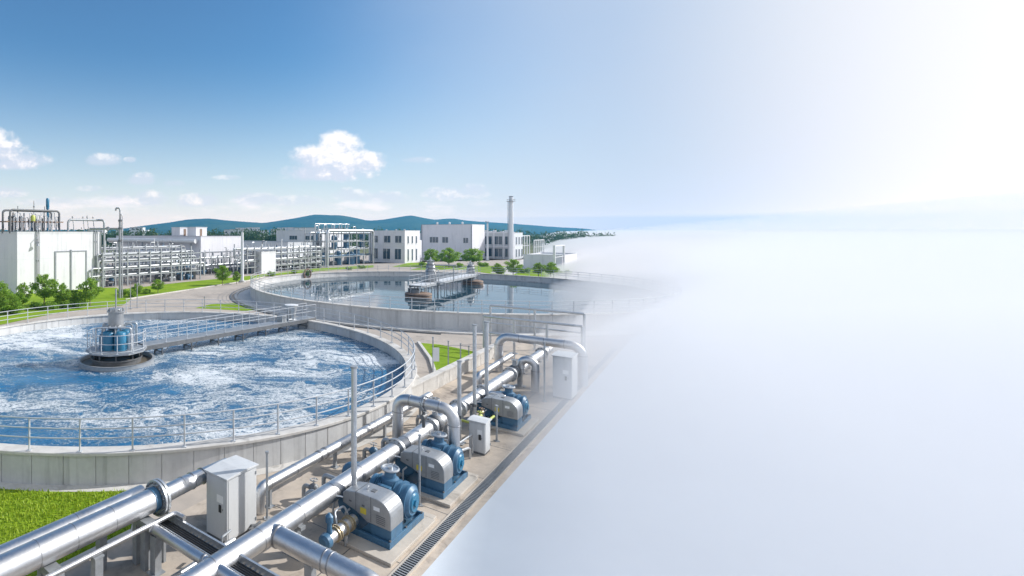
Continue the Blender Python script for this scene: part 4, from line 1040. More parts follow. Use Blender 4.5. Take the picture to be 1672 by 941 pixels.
# roof plant
rp_ = thing('roof_plant', 'dense frame of pipes and vessels with a blue vent on the hall roof', 'roof plant', TH(4.5, 3.2, 8.3))
T = TH; z0 = 8.3
for x in (.0, 7.2):
    for y in (2.2, 4.6):
        m_ = MBL(T); m_.tube([(x, y, z0), (x, y, z0+3.25), (3.6, y, z0+3.25)], .15, 10, True, .45); m_.build('portal_pipe', 'dark_steel', rp_)
m_ = MBL(T)
for y in (2.2, 4.6): m_.box(-.6, 7.8, y-.08, y+.08, z0+1.55, z0+1.72)
for x in (-.3, 2.2, 4.8, 7.5): m_.box(x-.06, x+.06, 2.28, 4.52, z0+1.56, z0+1.70)
m_.build('beam', 'rust', rp_)
random.seed(11)
for q in range(16):
    x = .5+q*.42; y = 2.6+random.random()*1.7; hh = 1.6+random.random()*1.6
    m_ = MBL(T); r = .09+random.random()*.2
    m_.lathe([(.001, z0), (r, z0), (r, z0+hh-.15), (r*.5, z0+hh), (.001, z0+hh)], (x, y, 0), 14); m_.build('vessel', random.choice(['dark_steel', 'blue', 'galv_dull', 'dark_steel']), rp_)
for q in range(12):
    x = .4+q*.56; m_ = MBL(T); hh = 2.2+random.random()*.8
    m_.tube([(x, 2.0, z0), (x, 2.0, z0+hh), (x+.5, 2.3, z0+hh), (x+.5, 2.3, z0+.8)], .06, 8, True, .2); m_.build('pipe', random.choice(['galv', 'galv_dull']), rp_)
m_ = MBL(T); m_.lathe([(.001, z0+1.7), (.3, z0+1.72), (.34, z0+2.3), (.2, z0+2.55), (.001, z0+2.6)], (3.1, 1.95, 0), 16); m_.build('drum', 'yellow_green', rp_)
m_ = MBL(T); m_.tube([(5.5, 2.4, z0), (5.5, 2.4, z0+3.5), (5.5, 2.4, z0+3.6), (5.5, 2.4, z0+3.7)], [.14, .14, .26, .2], 14); m_.tube([(5.5, 2.4, z0+3.7), (5.5, 2.4, z0+3.8), (5.5, 2.4, z0+4.9), (5.5, 2.4, z0+5.1)], [.2, .24, .24, .16], 16); m_.build('vent', 'teal', rp_)
m_ = MBL(T)
for x, hh in ((3.4, 4.6), (1.1, 3.8), (5.0, 3.9), (6.8, 2.0)): m_.tube([(x, 2.3, z0), (x, 2.3, z0+hh)], .05, 6); m_.lathe([(.001, z0+hh-.9), (.12, z0+hh-.9), (.12, z0+hh-.75), (.001, z0+hh-.75)], (x, 2.3, 0), 8)
m_.build('antenna', 'dark_steel', rp_)
ra = thing('roof_pipe', 'grey pipe hoop lying along the right end of the hall roof', 'pipe', TH(9.5, 1.2, 8.3))
m_ = MBL(T); m_.tube([(7.9, .9, z0), (7.9, .9, z0+2.0), (12.7, .9, z0+2.0), (13.2, -.3, z0+2.0), (13.2, -.3, .2)], .16, 12, True, .5); m_.build('barrel', 'galv_dull', ra)
m_ = MBL(T)
for x in (8.6, 10.3, 11.0, 12.0): m_.tube([(x+.3, .9, z0), (x, .9, z0+2.3+.4*(x % 2))], .06, 8); m_.lathe([(.001, z0+2.3), (.12, z0+2.3), (.12, z0+2.5), (.001, z0+2.5)], (x, .9, 0), 8)
m_.build('branch', 'galv_dull', ra)
# tall vent stack with hooked top right of the hall
def rack(label, px, Y, L, D, levels, bays, seed, pipes=3, cols='galv_dull', h=None, pm=('rack_paint', 'galv', 'galv_dull', 'rack_paint', 'galv_dull'), rmin=.07, rmax=.17, fill=True):
    T, o = yardframe(px, Y); root = thing('pipe_rack', label, 'pipe rack', tuple(o)); rnd = random.Random(seed); h = h or levels[-1]+.5
    for k in range(bays+1):
        x = L*k/bays
        for y in (0, D):
            m_ = MBL(T); hh = h+(rnd.random()*.8 if rnd.random() < .4 else 0); m_.box(x-.09, x+.09, y-.09, y+.09, -.01, hh); m_.build('column', cols, root)
    for z in levels:
        m_ = MBL(T)
        for y in (0, D): m_.box(-.2, L+.2, y-.06, y+.06, z-.2, z-.03)
        for k in range(bays+1): m_.box(L*k/bays-.06, L*k/bays+.06, .062, D-.062, z-.2, z-.035)
        m_.build('beam', cols, root)
        for q in range(pipes):
            r = rmin+rnd.random()*(rmax-rmin); y = D*(q+.4)/pipes-.2; a = -.6-rnd.random()*1.5 if rnd.random() < .6 else L*rnd.random()*.3; b = L+.5+rnd.random() if rnd.random() < .6 else L*(.6+.3*rnd.random())
            m_ = MBL(T); path = [(a, y, z+r), (b, y, z+r)]
            if rnd.random() < .65: path = [(a, y, max(.1, z-1.2-rnd.random()))]+path
            if rnd.random() < .65: path = path+[(b, y, max(.1, z-1.2-rnd.random()))]
            m_.tube(path, r, 10, True, .35); m_.build('pipe', rnd.choice(pm), root)
    for q in range(bays*2):          # risers, drops and valves between the levels
        x = L*rnd.random(); y = D*rnd.random(); a = rnd.choice(levels); b = a+rnd.uniform(.8, 2.4) if rnd.random() < .75 else h+rnd.uniform(.2, 1.4)
        m_ = MBL(T); m_.tube([(x, y, max(.05, a-1.1)), (x, y, b), (x+rnd.uniform(-.9, .9), y, b)], rnd.uniform(.04, .10), 8, True, .2); m_.build('pipe', rnd.choice(['galv', 'galv_dull', 'dark_steel', 'pale_paint']), root)
        if q % 2:
            z = a+.1; m_ = MBL(T); m_.tube([(x-.3, y, z), (x-.1, y, z), (x+.1, y, z), (x+.3, y, z)], [.12, .26, .26, .12], 10); m_.tube([(x, y, z), (x, y, z+.55)], .05, 6); m_.lathe([(.001, z+.55), (.2, z+.55), (.2, z+.6), (.001, z+.6)], (x, y, 0), 10); m_.build('valve', rnd.choice(['dark_steel', 'blue', 'dark_steel', 'trim']), root)
    if fill:
        for q in range(bays*2):
            x = L*rnd.random(); y = D*(.15+.7*rnd.random()); hh = .9+rnd.random()*1.3; r = .2+rnd.random()*.35
            m_ = MBL(T)
            if rnd.random() < .5: m_.lathe([(.001, 0), (r, 0), (r, hh-.15), (r*.6, hh), (.001, hh)], (x, y, 0), 14)
            else: m_.tube([(x-.7, y, .6), (x-.6, y, .6), (x+.6, y, .6), (x+.7, y, .6)], [r*.6, r, r, r*.6], 14); m_.box(x-.5, x-.3, y-.2, y+.2, 0, .5); m_.box(x+.3, x+.5, y-.2, y+.2, 0, .5)
            m_.build('machine', rnd.choice(['galv_dull', 'dark_steel', 'blue', 'dark_steel', 'dark_steel']), root)
            m_ = MBL(T); m_.tube([(x, y, hh*.8), (x, y, levels[0]+.3), (x+.6, y, levels[0]+.3)], .05, 6, True, .2); m_.build('pipe', 'galv', root)
    return root, T
def stack(px, pyb, pyt, r, label):
    b = at(px, pyb); x, y = b.x, b.y; zt = zat(pyt, y); root = thing('vent_stack', label, 'stack', (x, y, 0))
    MB().tube([(x, y, 0), (x, y, zt-1.5)], r, 14).build('shaft', 'galv_dull', root)
    MB().tube([(x, y, zt-1.6), (x, y, zt), (x-.55, y, zt), (x-.55, y, zt-.35)], r*.6, 12, True, .28).build('hook', 'galv_dull', root)
    m_ = MB()
    for z in (zt-1.6, zt-2.6, zt-4.2): m_.tube([(x, y, z-.12), (x, y, z+.12)], r*1.35, 14)
    m_.build('clamp', 'dark_steel', root)
    m_ = MB(); m_.tube([(x+.3, y, 0), (x+.3, y, zt-1.0), (x, y, zt-.6)], r*.4, 8, True, .2); m_.build('riser', 'galv', root)
    m_ = MB(); m_.tube([(x-4, y+.4, 8.9), (x-.1, y, 8.9)], .12, 8); m_.lathe([(.001, 8.6), (.26, 8.7), (.26, 9.1), (.001, 9.2)], (x-1.6, y+.15, 0), 12); m_.build('side_pipe', 'galv_dull', root)
stack(196, 487, 340, .18, 'tall grey vent stack with a hooked top right of the white hall')
rack('long low rack of white pipes between the white hall and the second hall', 168, 79, 20, 4.2, (1.7, 2.8, 3.9, 4.9), 9, 5, 4)
rack('second rack of pipes behind the long low rack beside the white hall', 172, 90, 17, 3.5, (2.2, 3.9, 5.6), 6, 8, 3)
# long hall with the big white pipe along its shaded side
hall2, T2h, o2 = building('long_hall', 'long low pale hall with two boxes on its roof, left of centre', 328, 108, 12.8, 31, 7.6)
m_ = MBL(T2h); m_.box(-.05, 12.85, -.10, -.001, 4.2, 4.38); m_.build('band', 'trim', hall2)
for q in range(5):
    m_ = MBL(T2h); m_.box(.6+q*2.7, .9+q*2.7, -.16, -.001, 0, 4.2); m_.build('pilaster', 'trim', hall2)
bp = thing('wall_pipe', 'very fat white pipe running along the shaded side of the long low hall', 'pipe', T2h(-1, 10, 6.6))
MBL(T2h).tube([(-.9, .6, 6.6), (-.9, 33, 6.6)], .48, 20).build('barrel', 'pale_paint', bp)
m_ = MBL(T2h)
for q in range(6): m_.box(-1.05, -.75, 2+q*5.6, 2.3+q*5.6, 0, 6.15)
m_.build('support', 'galv_dull', bp)
bp = thing('wall_pipe', 'white pipe lower on the shaded side of the long low hall', 'pipe', T2h(-2, 6, 4.3))
MBL(T2h).tube([(-2.4, 1.5, .2), (-2.4, 1.5, 4.1), (-2.4, 21, 4.1), (-2.4, 21, .2)], .3, 16, True, .7).build('barrel', 'pale_paint', bp)
m_ = MBL(T2h)
for q in range(4): m_.box(-2.5, -2.3, 3+q*5, 3.15+q*5, 0, 3.82)
m_.build('support', 'galv_dull', bp)
for (a, b, lab) in ((2.2, 4.6, 'right pale box on the roof of the long low hall'), (1.6, 9.2, 'left pale box on the roof of the long low hall')):
    rb = thing('roof_unit', lab, 'roof unit', T2h(a, b, 7.4))
    MBL(T2h).box(a-.6, a+2.6, b-1.3, b+1.5, 7.4, 9.5).build('casing', 'wall_white', rb)
    m_ = MBL(T2h); m_.box(a+.5, a+1.2, b-1.33, b-1.302, 7.7, 9.2); m_.build('louvre', 'rust', rb)
    m_ = MBL(T2h); m_.box(a-.7, a+2.7, b-1.4, b+1.6, 9.5, 9.6); m_.build('lid', 'pale_paint', rb)
rack('skid of small frames with blue tanks before the corner of the long hall', 272, 96, 7, 3, (1.4, 2.9), 4, 21, 2, 'galv')
rack('pipework standing against the sunlit end wall of the long hall', 334, 104.5, 11, 1.6, (1.6, 3.2), 6, 23, 2, 'galv')
for px, Y, h, r, mm, lab in ((288, 99, 3.3, 1.0, 'blue', 'blue upright tank in the frames before the long hall'), (303, 101, 2.9, .8, 'blue', 'smaller blue upright tank before the long hall corner')):
    x = (px-CX)/F*Y; tk = thing('upright_tank', lab, 'tank', (x, Y, 0))
    MB().lathe([(.001, 0), (r, 0), (r, h*.85), (r*.6, h*.98), (.001, h)], (x, Y, 0), 20).build('shell', mm, tk)
    MB().lathe([(r+.01, h*.4), (r+.05, h*.4), (r+.05, h*.4+.1), (r+.01, h*.4+.1)], (x, Y, 0), 20).build('band', 'galv', tk)
    MB().tube([(x+r+.1, Y, 0), (x+r+.1, Y, h+.2), (x, Y, h+.2), (x, Y, h-.1)], .07, 8, True, .2).build('pipe', 'galv', tk)
# lamp column at the corner of the road
def column_lamp(px, pyb, pyt, r, label):
    b = at(px, pyb); x, y = b.x, b.y; zt = zat(pyt, y); root = thing('light_column', label, 'lamp column', (x, y, 0))
    MB().tube([(x, y, 0), (x, y, zt-.6)], [r, r*.8], 14).build('shaft', 'chimney', root)
    m_ = MB(); m_.cyl((x, y, zt-.7), (x, y, zt), r*.35, 8); m_.tube([(x-.5, y, zt), (x, y, zt-.35), (x+.45, y, zt+.1)], r*.25, 6); m_.box(x-.75, x-.35, y-.15, y+.15, zt, zt+.14); m_.build('lamp_arm', 'galv_dull', root)
    m_ = MB(); m_.lathe([(.001, 0), (r*2, 0), (r*2, .3), (.001, .3)], (x, y, 0), 14); m_.build('footing', 'concrete', root)
column_lamp(395.5, 461, 374, .27, 'thick pale column with lamp arms at the bend of the road')
column_lamp(796, 426, 362, .3, 'pale mast standing before the glazed building at right')
# small shed, rack and long grey store behind
building('small_shed', 'small pale shed with a shaded side among the pipes right of the lamp column', 427, 106, 4.6, 3.2, 4.4, 'wall_white', (), 2, 'shed')
building('long_store', 'long low grey roofed store behind the middle pipe racks', 470, 150, 12, 30, 5.6, 'wall_grey', (), 1)
building('pale_block', 'pale flat block behind the steel process frame', 522, 205, 22, 22, 9.3, 'wall_white', (('u', 5, 5.5, 4, 1.6, 3), ('u', 13, 5.5, 4, 1.6, 3)), 2)
rack('wide rack of white pipes between the lamp column and the steel process frame', 404, 104, 26, 3.6, (1.5, 2.7, 3.9, 5.0), 12, 31, 4)
rack('lower rack of pipes in front, left of the steel process frame', 445, 112, 16, 2.4, (1.3, 2.4), 8, 37, 3, 'galv')
rr_, TF_ = rack('tall steel process frame crowded with dark vessels, centre of the skyline', 531, 126, 22, 6, (2.4, 4.2, 6.2, 8.2), 6, 41, 3, 'galv_dull', 8.8, ('galv_dull', 'galv', 'blue'), .08, .2)
pa = thing('pipe_arch', 'big square pipe arch capping the steel process frame', 'pipe', TF_(0, -.6, 0))
MBL(TF_).tube([(0, -.6, 0), (0, -.6, 8.9), (22.3, -.6, 8.9), (22.3, -.6, 0)], .34, 14, True, .9).build('barrel', 'galv', pa)
rnd = random.Random(5)
for q in range(10):
    x = 1.5+q*2.1; y = 1+rnd.random()*4; z = (0.0, 4.25)[q % 2]; h = 3.4+rnd.random()*1.2; r = .6+rnd.random()*.45
    T = TF_; vs = thing('process_vessel', 'dark upright vessel inside the steel process frame', 'vessel', T(x, y, z), 'vessels inside the process frame')
    MBL(T).lathe([(.001, z), (r, z), (r, z+h-.5), (r*.7, z+h-.1), (.001, z+h)], (x, y, 0), 18).build('shell', rnd.choice(['dark_steel', 'blue', 'galv_dull', 'blue']), vs)
    MBL(T).lathe([(r+.005, z+h*.5), (r+.05, z+h*.5), (r+.05, z+h*.5+.12), (r+.005, z+h*.5+.12)], (x, y, 0), 18).build('band', 'galv', vs)
    MBL(T).tube([(x, y, z+h-.1), (x, y, z+h+.5), (x+1, y, z+h+.5), (x+1, y, z+.5)], .09, 8, True, .25).build('pipe', 'galv', vs)
m_ = MBL(TF_)
for x in (0.3, 4, 7.5, 11, 14, 18): m_.tube([(x, 3, 8.2), (x, 3, 10+(x % 3)*.35), (x+1.2, 3, 10+(x % 3)*.35), (x+1.2, 3, 8.3)], .09, 8, True, .3)
m_.tube([(0, 3, 8.4), (0, 3, 10.6), (16, 3, 10.6)], .08, 8, True, .5)
tag(m_.build('roof_pipes', 'galv'), 'thin hooped pipes on top of the steel process frame', 'pipes')
# white two storey office, big white block, glazed building
w = [('u', 1.9, 5.6, 1.9, 1.9, 2), ('u', 5.2, 5.6, 2.0, 1.9, 2), ('u', 8.9, 5.6, 1.7, 1.9, 2), ('u', 2.0, 1.0, 1.9, 2.9, 2), ('u', 5.4, 1.0, 2.2, 2.9, 2), ('u', 8.9, 1.0, 1.7, 2.9, 2)]
w += [('v', 2.0, 5.4, .9, 2.0, 1), ('v', 4.6, 5.4, .9, 2.0, 1), ('v', 7.2, 5.4, .9, 2.0, 1), ('v', 2.0, .6, .9, 3.2, 1), ('v', 4.6, .6, .9, 3.2, 1), ('v', 7.2, .6, .9, 3.2, 1)]
off, TO, oo = building('office_block', 'white two storey office with dark windows on both floors', 661, 142, 9.5, 11, 8.9, 'wall_white', w, 2)
m_ = MBL(TO); m_.box(9.51, 13, 1, 8, 0, 6.2); m_.build('annexe', 'wall_white', off)
m_ = MBL(TO); m_.box(-.05, -.001, 0, 10.9, 4.6, 4.72); m_.build('string_course', 'pale_paint', off)
m_ = MBL(TO)
for b_ in (1.5, 4, 7): m_.lathe([(.001, 8.7), (.25, 8.7), (.25, 9.3), (.001, 9.35)], (3, b_, 0), 10)
m_.build('roof_vent', 'galv', off)
w = [('u', 3.4, 4.9, 1.8, 1.9, 2), ('u', 11.0, 4.9, 2.2, 1.9, 2), ('u', 8.0, 4.9, 0, 0, 1)][:2]+[('u', 8.4, 4.9, 2.0, 1.9, 2)]
blk, TK, ok_ = building('main_block', 'biggest plain white block on the skyline with three small windows', 771, 158, 11, 16, 10.9, 'wall_white', [('u', 1.9, 5.2, 1.5, 1.6, 2), ('u', 8.2, 5.2, 1.9, 1.8, 2), ('u', 11.8, 5.2, 2.8, 1.8, 3)], 1)
m_ = MBL(TK); m_.box(.3, 6, 16.01, 20.2, 0, 8.2); m_.build('annexe', 'wall_white', blk)
MBL(TK).box(-.2, -.002, 15.7, 16.0, 0, 11.0).build('downpipe', 'trim', blk); MBL(TK).box(-.2, -.002, .05, .25, 0, 10.6).build('downpipe', 'trim', blk)
m_ = MBL(TK)
for b_ in (4, 8, 12): m_.lathe([(.001, 10.6), (.3, 10.6), (.3, 11.5), (.45, 11.55), (.001, 11.8)], (3, b_, 0), 10)
m_.build('roof_vent', 'pale_paint', blk)
gl, TG, og = building('glazed_building', 'glazed two storey building with white columns behind the tall chimney', 840, 163, 9, 14.5, 8.3, 'wall_grey', [('u', 1.6+q*3.1, zz, 2.3, 2.6, 2) for q in range(5) for zz in (.7, 4.6)]+[('v', 2+q*3, zz, 1.6, 2.4, 2) for q in range(3) for zz in (.7, 4.6)], 2)
for q in range(6):
    m_ = MBL(TG); m_.box(-.75, -.45, -.1+q*2.9, .2+q*2.9, 0, 8.3); m_.build('column', 'wall_white', gl)
m_ = MBL(TG); m_.box(-.8, -.4, -.2, 14.7, 3.75, 4.05); m_.box(-.8, -.3, -.2, 14.8, 8.31, 8.6); m_.build('floor_edge', 'wall_white', gl)
m_ = MBL(TG)
for q in range(8): m_.box(1+q % 3, 1.8+q % 3, 1+q*1.6, 1.9+q*1.6, 8.1, 8.9+.3*(q % 2))
m_.build('roof_vent', 'galv', gl)
b = Vector(((834.5-CX)/F*156, 156, 0)); x, y = b.x, b.y; zt = zat(322, y)
ch = thing('chimney', 'tall slim pale chimney rising above the glazed building', 'chimney', (x, y, 0))
MB().tube([(x, y, 0), (x, y, zt)], [.72, .52], 24).build('shaft', 'chimney', ch)
m_ = MB(); zz = zat(329, y); m_.lathe([(.5, zz), (1.25, zz), (1.25, zz+.12), (.5, zz+.12)], (x, y, 0), 24); m_.tube(circ((x, y), 1.22, zz+.55, 24), .04, 6); m_.build('gallery', 'galv_dull', ch)
MB().tube([(x, y, zt), (x, y, zt+.25)], .6, 20).build('rim', 'trim', ch)
m_ = MB(); m_.box(x-.95, x-.85, y-.25, y-.2, .5, zz); m_.box(x-.95, x-.85, y+.15, y+.2, .5, zz); m_.build('ladder', 'galv_dull', ch)
def gantry(px, Y, w, h, n, label, r=.12):
    T, o = yardframe(px, Y); m_ = MBL(T)
    for q in range(n+1):
        m_.box(q*w/n-r, q*w/n+r, -r, r, 0, h)
    m_.box(-r, w+r, -r-.02, r+.02, h, h+.25); m_.box(0, w, -.05, .05, h*.55, h*.55+.12)
    return tag(m_.build('gantry', 'pale_paint'), label, 'gantry')
gantry(848, 170, 12, 7.2, 4, 'open white frame right of the glazed building')
gantry(905, 112, 9, 5.4, 1, 'wide pale gantry half lost in the white fade at right', .2)
gantry(872, 190, 14, 5.5, 5, 'far pale pipe gantry by the access road', .15)
building('low_shed', 'low pale shed half hidden by the white fade behind the gantry', 918, 118, 16, 8, 3.2, 'wall_white', (), 2, 'shed')
# parked car by the block
x, y = (781-CX)/F*138, 138

# ================================================================== TREES, SHRUBS, WOODS
def leaf_cloud(lobes, n, size, seed):
    r = np.random.RandomState(seed); vs = []; tot = sum(l[3]*l[4]*l[5] for l in lobes)
    C_ = []
    for (cx, cy_, cz, rx, ry, rz) in lobes:
        k = int(n*rx*ry*rz/tot)
        d = r.normal(size=(k, 3)); d /= np.linalg.norm(d, axis=1)[:, None]
        rad = (r.rand(k, 1)**.45)*(1+.22*np.sin(d[:, :1]*7+seed)*np.cos(d[:, 1:2]*6+d[:, 2:]*5))
        C_.append(np.array([cx, cy_, cz])+d*rad*np.array([rx, ry, rz]))
    C_ = np.concatenate(C_); k = len(C_)
    a = r.normal(size=(k, 3)); a /= np.linalg.norm(a, axis=1)[:, None]
    b = r.normal(size=(k, 3)); b -= a*(a*b).sum(1)[:, None]; b /= np.linalg.norm(b, axis=1)[:, None]
    s = size*(.6+.8*r.rand(k, 1))
    V = np.stack([C_-a*s, C_-b*s*.5, C_+a*s, C_+b*s*.5], 1).reshape(-1, 3)
    return V, k
def leaf_mesh(name, V, k, m):
    me = bpy.data.meshes.new(name); me.vertices.add(4*k); me.vertices.foreach_set('co', V.astype(np.float32).ravel())
    me.loops.add(4*k); me.loops.foreach_set('vertex_index', np.arange(4*k, dtype=np.int32)); me.polygons.add(k)
    me.polygons.foreach_set('loop_start', np.arange(0, 4*k, 4, dtype=np.int32)); me.polygons.foreach_set('loop_total', np.full(k, 4, dtype=np.int32))
    me.update(calc_edges=True); me.validate(); me.materials.append(M[m]); return me
def tree_proto(seed, h, w, n, lsize, mm):
    r = random.Random(seed); lobes = []
    for q in range(19):
        a = q*2.4+r.random(); t = q/18.; rad = w*.5*(.78*math.sin(PI*(.16+.76*t)))*(1 if q % 4 else .3)*(.75+.5*r.random())
        lobes.append((math.cos(a)*rad, math.sin(a)*rad, h*(.32+.59*t), w*(.185-.08*t+.06*r.random()), w*(.185-.08*t+.06*r.random()), h*(.075+.04*r.random())))
    V, k = leaf_cloud(lobes, n, lsize, seed)
    root = thing('tree', 'tree', 'tree', (0, 0, 0))
    o = bpy.data.objects.new('crown', leaf_mesh('crown', V, k, mm)); COL.objects.link(o); o.parent = root
    m_ = MB(); m_.tube([(0, 0, -.05), (.02, 0, h*.2), (-.03, .02, h*.45), (.02, 0, h*.8)], [h*.022, h*.018, h*.013, h*.004], 8)
    for l in lobes: m_.tube([(0, 0, l[2]*.62), (l[0]*.5, l[1]*.5, l[2]*.85), (l[0], l[1], l[2])], [h*.009, h*.006, h*.002], 5)
    m_.build('trunk', 'bark', root); return root
protos = [tree_proto(3, 4, 3.2, 3000, .12, 'leaf'), tree_proto(8, 4, 2.5, 2600, .12, 'leaf'), tree_proto(14, 4, 3.7, 3400, .125, 'leaf')]
used = set()
def plant(px, pyb, pyt, kind, label, wide=1., group=None):
    b = at(px, pyb); h = zat(pyt, b.y); s = h/4.05
    if kind not in used: o = protos[kind]; used.add(kind); o.location = b; o.rotation_euler = (0, 0, px*.7); o.scale = (s*wide, s*wide, s); o['label'] = label
    else: o = dup(protos[kind], b, px*.7, (s*wide, s*wide, s), label)
    if group: o['group'] = group
GL, GR = 'young trees by the white hall', 'round trees beyond the still tank'
plant(72, 500, 445, 0, 'tallest tree before the white hall, left of its door', 1., GL)
plant(147, 501, 452, 2, 'round tree at the right corner of the white hall', .95, GL)
plant(37, 508, 460, 1, 'slim tree before the left corner of the white hall', .9, GL)
plant(-3, 512, 457, 0, 'tree cut off by the left edge of the photo', 1., GL)
plant(101, 504, 461, 1, 'slim tree right of the tallest one by the white hall', 1., GL)
plant(122, 500, 472, 2, 'low bushy tree between the slim tree and the round corner tree', 1.1, GL)
plant(14, 514, 478, 2, 'low bushy tree near the left edge before the white hall', 1.2, GL)
plant(258, 479, 455, 2, 'small round tree on the grass strip before the pipe rack', 1.1)
plant(224, 484, 462, 0, 'small loose tree on the grass at the foot of the vent stack', 1.2)
plant(363, 466, 432, 2, 'round tree on the grass strip left of the lamp column', .95)
plant(386, 464, 442, 1, 'little slim tree right beside the thick lamp column', 1.0)
plant(705, 435, 405, 2, 'leftmost of three round trees before the biggest white block', 1., GR)
plant(733, 437, 403, 0, 'middle of three round trees before the biggest white block', 1.2, GR)
plant(772, 435, 404, 2, 'widest tree, right of three before the biggest white block', 1.25, GR)
plant(813, 452, 429, 1, 'smaller tree of the pair beyond the still tank below the chimney', 1.3, GR)
plant(838, 452, 422, 2, 'bigger tree of the pair beyond the still tank below the chimney', 1., GR)
plant(879, 453, 428, 1, 'pale slim tree in the white fade right of the access road', 1.2, GR)
plant(899, 453, 427, 2, 'pale round tree in the white fade right of the access road', 1., GR)
def shrub_proto(seed):
    lob = [(random.uniform(-.6, .6), random.uniform(-.4, .4), .35+random.random()*.25, .45, .4, .38) for _ in range(5)]
    V, k = leaf_cloud(lob, 1300, .09, seed); root = thing('shrub', 'shrub', 'shrub', (0, 0, 0))
    o = bpy.data.objects.new('foliage', leaf_mesh('foliage', V, k, 'leaf')); COL.objects.link(o); o.parent = root
    m_ = MB()
    for l in lob: m_.tube([(0, 0, -.02), (l[0]*.6, l[1]*.6, l[2]*.8)], .03, 5)
    m_.build('stem', 'bark', root); return root
sp_ = shrub_proto(5); first = True
for i, (px, py, s, lab) in enumerate([(20, 512, 1.5, 'dense shrub at far left under the trees'), (60, 506, 1.3, 'dense shrub under the tallest tree'), (88, 505, 1.4, 'dense shrub right of the tallest tree trunk'), (112, 503, 1.3, 'shrub between the slim tree and the corner tree'),
      (130, 502, 1.5, 'dark shrub just left of the round corner tree'), (-25, 516, 1.6, 'shrub beyond the left edge by the hall'), (200, 482, 1.2, 'shrub at the foot of the tall vent stack'), (214, 485, 1.3, 'shrub on the grass right of the vent stack'), (238, 480, 1.0, 'shrub left of the small round tree'),
      (480, 447, 1.1, 'shrub behind the still tank rim at its left'), (505, 446, 1.0, 'shrub above the outlet wheel of the still tank'), (750, 437, 1.6, 'clipped shrub between the middle and right round trees'), (690, 434, 1.4, 'shrub left of the three round trees'), (788, 436, 1.7, 'shrub right of the three round trees'), (820, 448, 1.6, 'shrub below the pair of trees near the chimney'), (855, 446, 1.7, 'shrub by the start of the access road'),
      (444, 451, 1.3, 'shrub before the small pale shed'), (590, 439, 1.2, 'shrub before the steel process frame'), (570, 441, 1.0, 'low shrub left of the process frame shrub'), (920, 452, 1.8, 'pale shrub in the white fade at the far right of the still tank')]):
    b = at(px, py); s = s*.78
    if first: o = sp_; first = False; o['label'] = lab; o['group'] = 'shrubs'; o.location = b; o.scale = (s, s, s)
    else: o = dup(sp_, b, px*1.3, s, lab, 'shrubs')
# far woods as one mass
lob = []; rn = random.Random(4)
px = -260
while px < 1000:
    Y = rn.uniform(270, 330); top = 376+rn.uniform(-3.5, 4)
    if 430 < px < 475: top = 373+abs(px-456)*.1; Y = 250
    if px > 855: top = 378+rn.uniform(-3, 5); Y = rn.uniform(300, 380)
    h = zat(top, Y); x = (px-CX)/F*Y; w = rn.uniform(3, 5.5)
    lob.append((x, Y, h*.52, w, w, h*.5)); lob.append((x+rn.uniform(-3, 3), Y+rn.uniform(4, 25), h*.5, w, w, h*.48)); px += rn.uniform(6, 12)
V, k = leaf_cloud(lob, 52000, .62, 9)
wd = bpy.data.objects.new('woods', leaf_mesh('woods', V, k, 'leaf_far')); COL.objects.link(wd); struct(wd, 'stuff')
# far town
rn = random.Random(12); proto = None
GT = 'small white buildings of the far town'
for i in range(34):
    px = rn.uniform(376, 566) if i < 26 else rn.uniform(-10, 330); Y = rn.uniform(430, 900); top = rn.uniform(371.5, 377); h = zat(top, Y); x = (px-CX)/F*Y; w = rn.uniform(7, 22); d = rn.uniform(8, 16)
    r_ = thing('town_building', 'tiny white building of the far town under the hills', 'building', (x, Y, 0), GT)
    m_ = MB(); m_.box(x-w/2, x+w/2, Y, Y+d, 0, h); m_.build('wall', rn.choice(['wall_white', 'wall_white', 'wall_grey']), r_)
    m_ = MB(); m_.box(x-w/2-.2, x+w/2+.2, Y-.2, Y+d+.2, h, h+.5); m_.build('roof', 'roof', r_)
    m_ = MB(); n = max(2, int(w/3))
    for q in range(n):
        for z in np.arange(1.5, h-1.5, 3.2): m_.box(x-w/2+(q+.3)*w/n, x-w/2+(q+.75)*w/n, Y-.03, Y-.002, z, z+1.5)
    m_.build('windows', 'glass', r_)['kind'] = 'stuff'
# grass blades on the near lawn
def grass():
    r = np.random.RandomState(2); pts = []
    while len(pts) < 46000:
        s = r.uniform(-4, 11.5); t = r.uniform(-26, -12.25); p = P(s, t)
        if (p[0]-TC1[0])**2+(p[1]-TC1[1])**2 < (R1+.46)**2 or p[1] < 8: continue
        if s > 8.45+.94*(-12.2-t): continue
        if r.rand() < .35*(p[1]-11)/10: continue
        pts.append(p[:2])
    Pn = np.array(pts); k = len(Pn); a = r.rand(k)*2*PI; h = .05+.09*r.rand(k)**1.5; w = .012+.01*r.rand(k); le = r.normal(size=(k, 2))*.04
    base = np.concatenate([Pn, np.full((k, 1), .015)], 1); d = np.stack([np.cos(a)*w, np.sin(a)*w, np.zeros(k)], 1)
    mid = base+np.stack([le[:, 0]*.4, le[:, 1]*.4, h*.6], 1); tip = base+np.stack([le[:, 0], le[:, 1], h], 1)
    V = np.stack([base-d, base+d, mid+d*.8, mid-d*.8], 1).reshape(-1, 3)
    V2 = np.stack([mid-d*.8, mid+d*.8, tip+d*.1, tip-d*.1], 1).reshape(-1, 3)
    o = bpy.data.objects.new('grass', leaf_mesh('grass', np.concatenate([V, V2]), 2*k, 'blade')); COL.objects.link(o); struct(o, 'stuff')
grass()

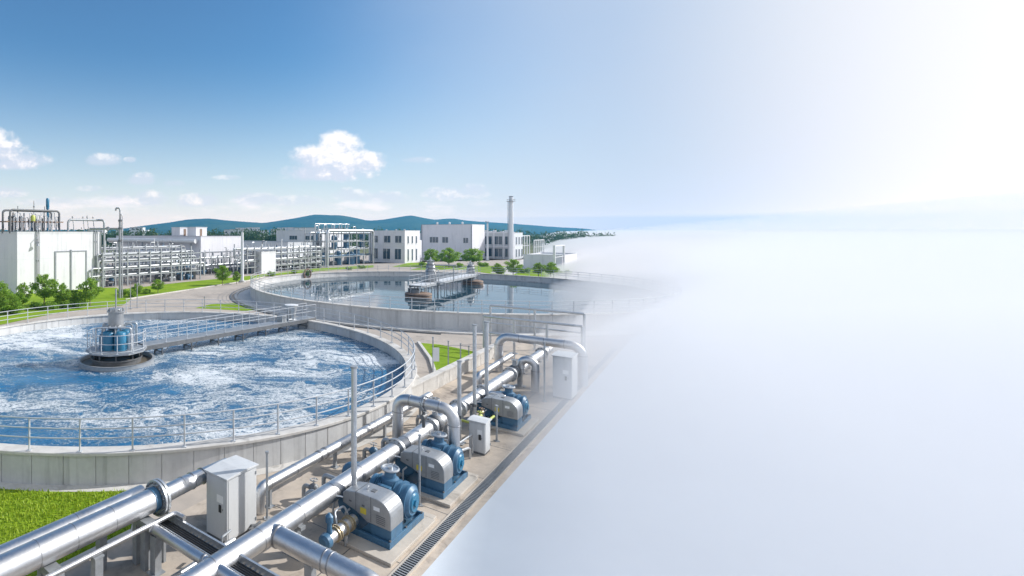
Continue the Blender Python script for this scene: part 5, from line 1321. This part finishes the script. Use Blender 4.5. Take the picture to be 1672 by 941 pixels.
# ================================================================== AIR
def volume(name, dens, col, aniso):
    m = bpy.data.materials.new(name); m.use_nodes = True; nt = m.node_tree; nt.nodes.clear()
    o = nt.nodes.new('ShaderNodeOutputMaterial'); v = nt.nodes.new('ShaderNodeVolumePrincipled')
    v.inputs['Color'].default_value = (*col, 1); v.inputs['Density'].default_value = dens; v.inputs['Anisotropy'].default_value = aniso
    nt.links.new(v.outputs[0], o.inputs['Volume']); m.cycles.homogeneous_volume = True; M[name] = m
volume('haze', .00022, (.10, .48, .90), .2)
m_ = MB(); m_.box(-4200, 4200, -400, 3700, -3, 112); struct(m_.build('haze', 'haze'), 'stuff')
# made-up volume bank east of the deck, added to fade the works to white
volume('fade_fog', .115, (.893, .895, .912), .0)
FA = Vector((8.6, 18.5)); FD = Vector((.575, 1)).normalized(); FN = Vector((FD.y, -FD.x))
def bank(name, m, prof, secs):       # profile across the bank (distance, height), sections along it (distance, height factor, width factor)
    v = []; n = len(prof)
    for L, k, w in secs:
        for q, h in prof:
            p = FA+FD*L+FN*(q*w if q < 1000 else q); v.append((p.x, p.y, h*k if h > 0 else h))
        for q, h in reversed(prof):
            p = FA+FD*L+FN*(q*w if q < 1000 else q); v.append((p.x, p.y, -.6 if q > prof[0][0] else -.62))
    k = 2*n; e = len(secs)-1
    f = [tuple(range(k)), tuple(reversed(range(k*e, k*e+k)))]
    for j in range(e): f += [(j*k+i, j*k+i+k, j*k+(i+1) % k+k, j*k+(i+1) % k) for i in range(k)]
    m_ = MB(); m_.add(v, f); return struct(m_.build(name, m, fixn=True), 'stuff')
bank('fade_fog', 'fade_fog', [(0, -.6), (1.2, .9), (3, 2.8), (7, 4.6), (20, 5.9), (1500, 6.1)], [(-30., 1., 1.), (12., 1., 1.), (45., 1., 2.4), (160., 1.15, 4.), (450., 1.5, 5.), (1500., 2.4, 6.)])
volume('fade_mist', .0011, (.925, .885, .88), .1)  # tall thin volume, also added, blends the white fade up into the sky
bank('fade_mist', 'fade_mist', [(6, -.6), (60, .05), (999, .8), (1500, 1.)], [(45., 9., .5), (1500., 140., 1.)])
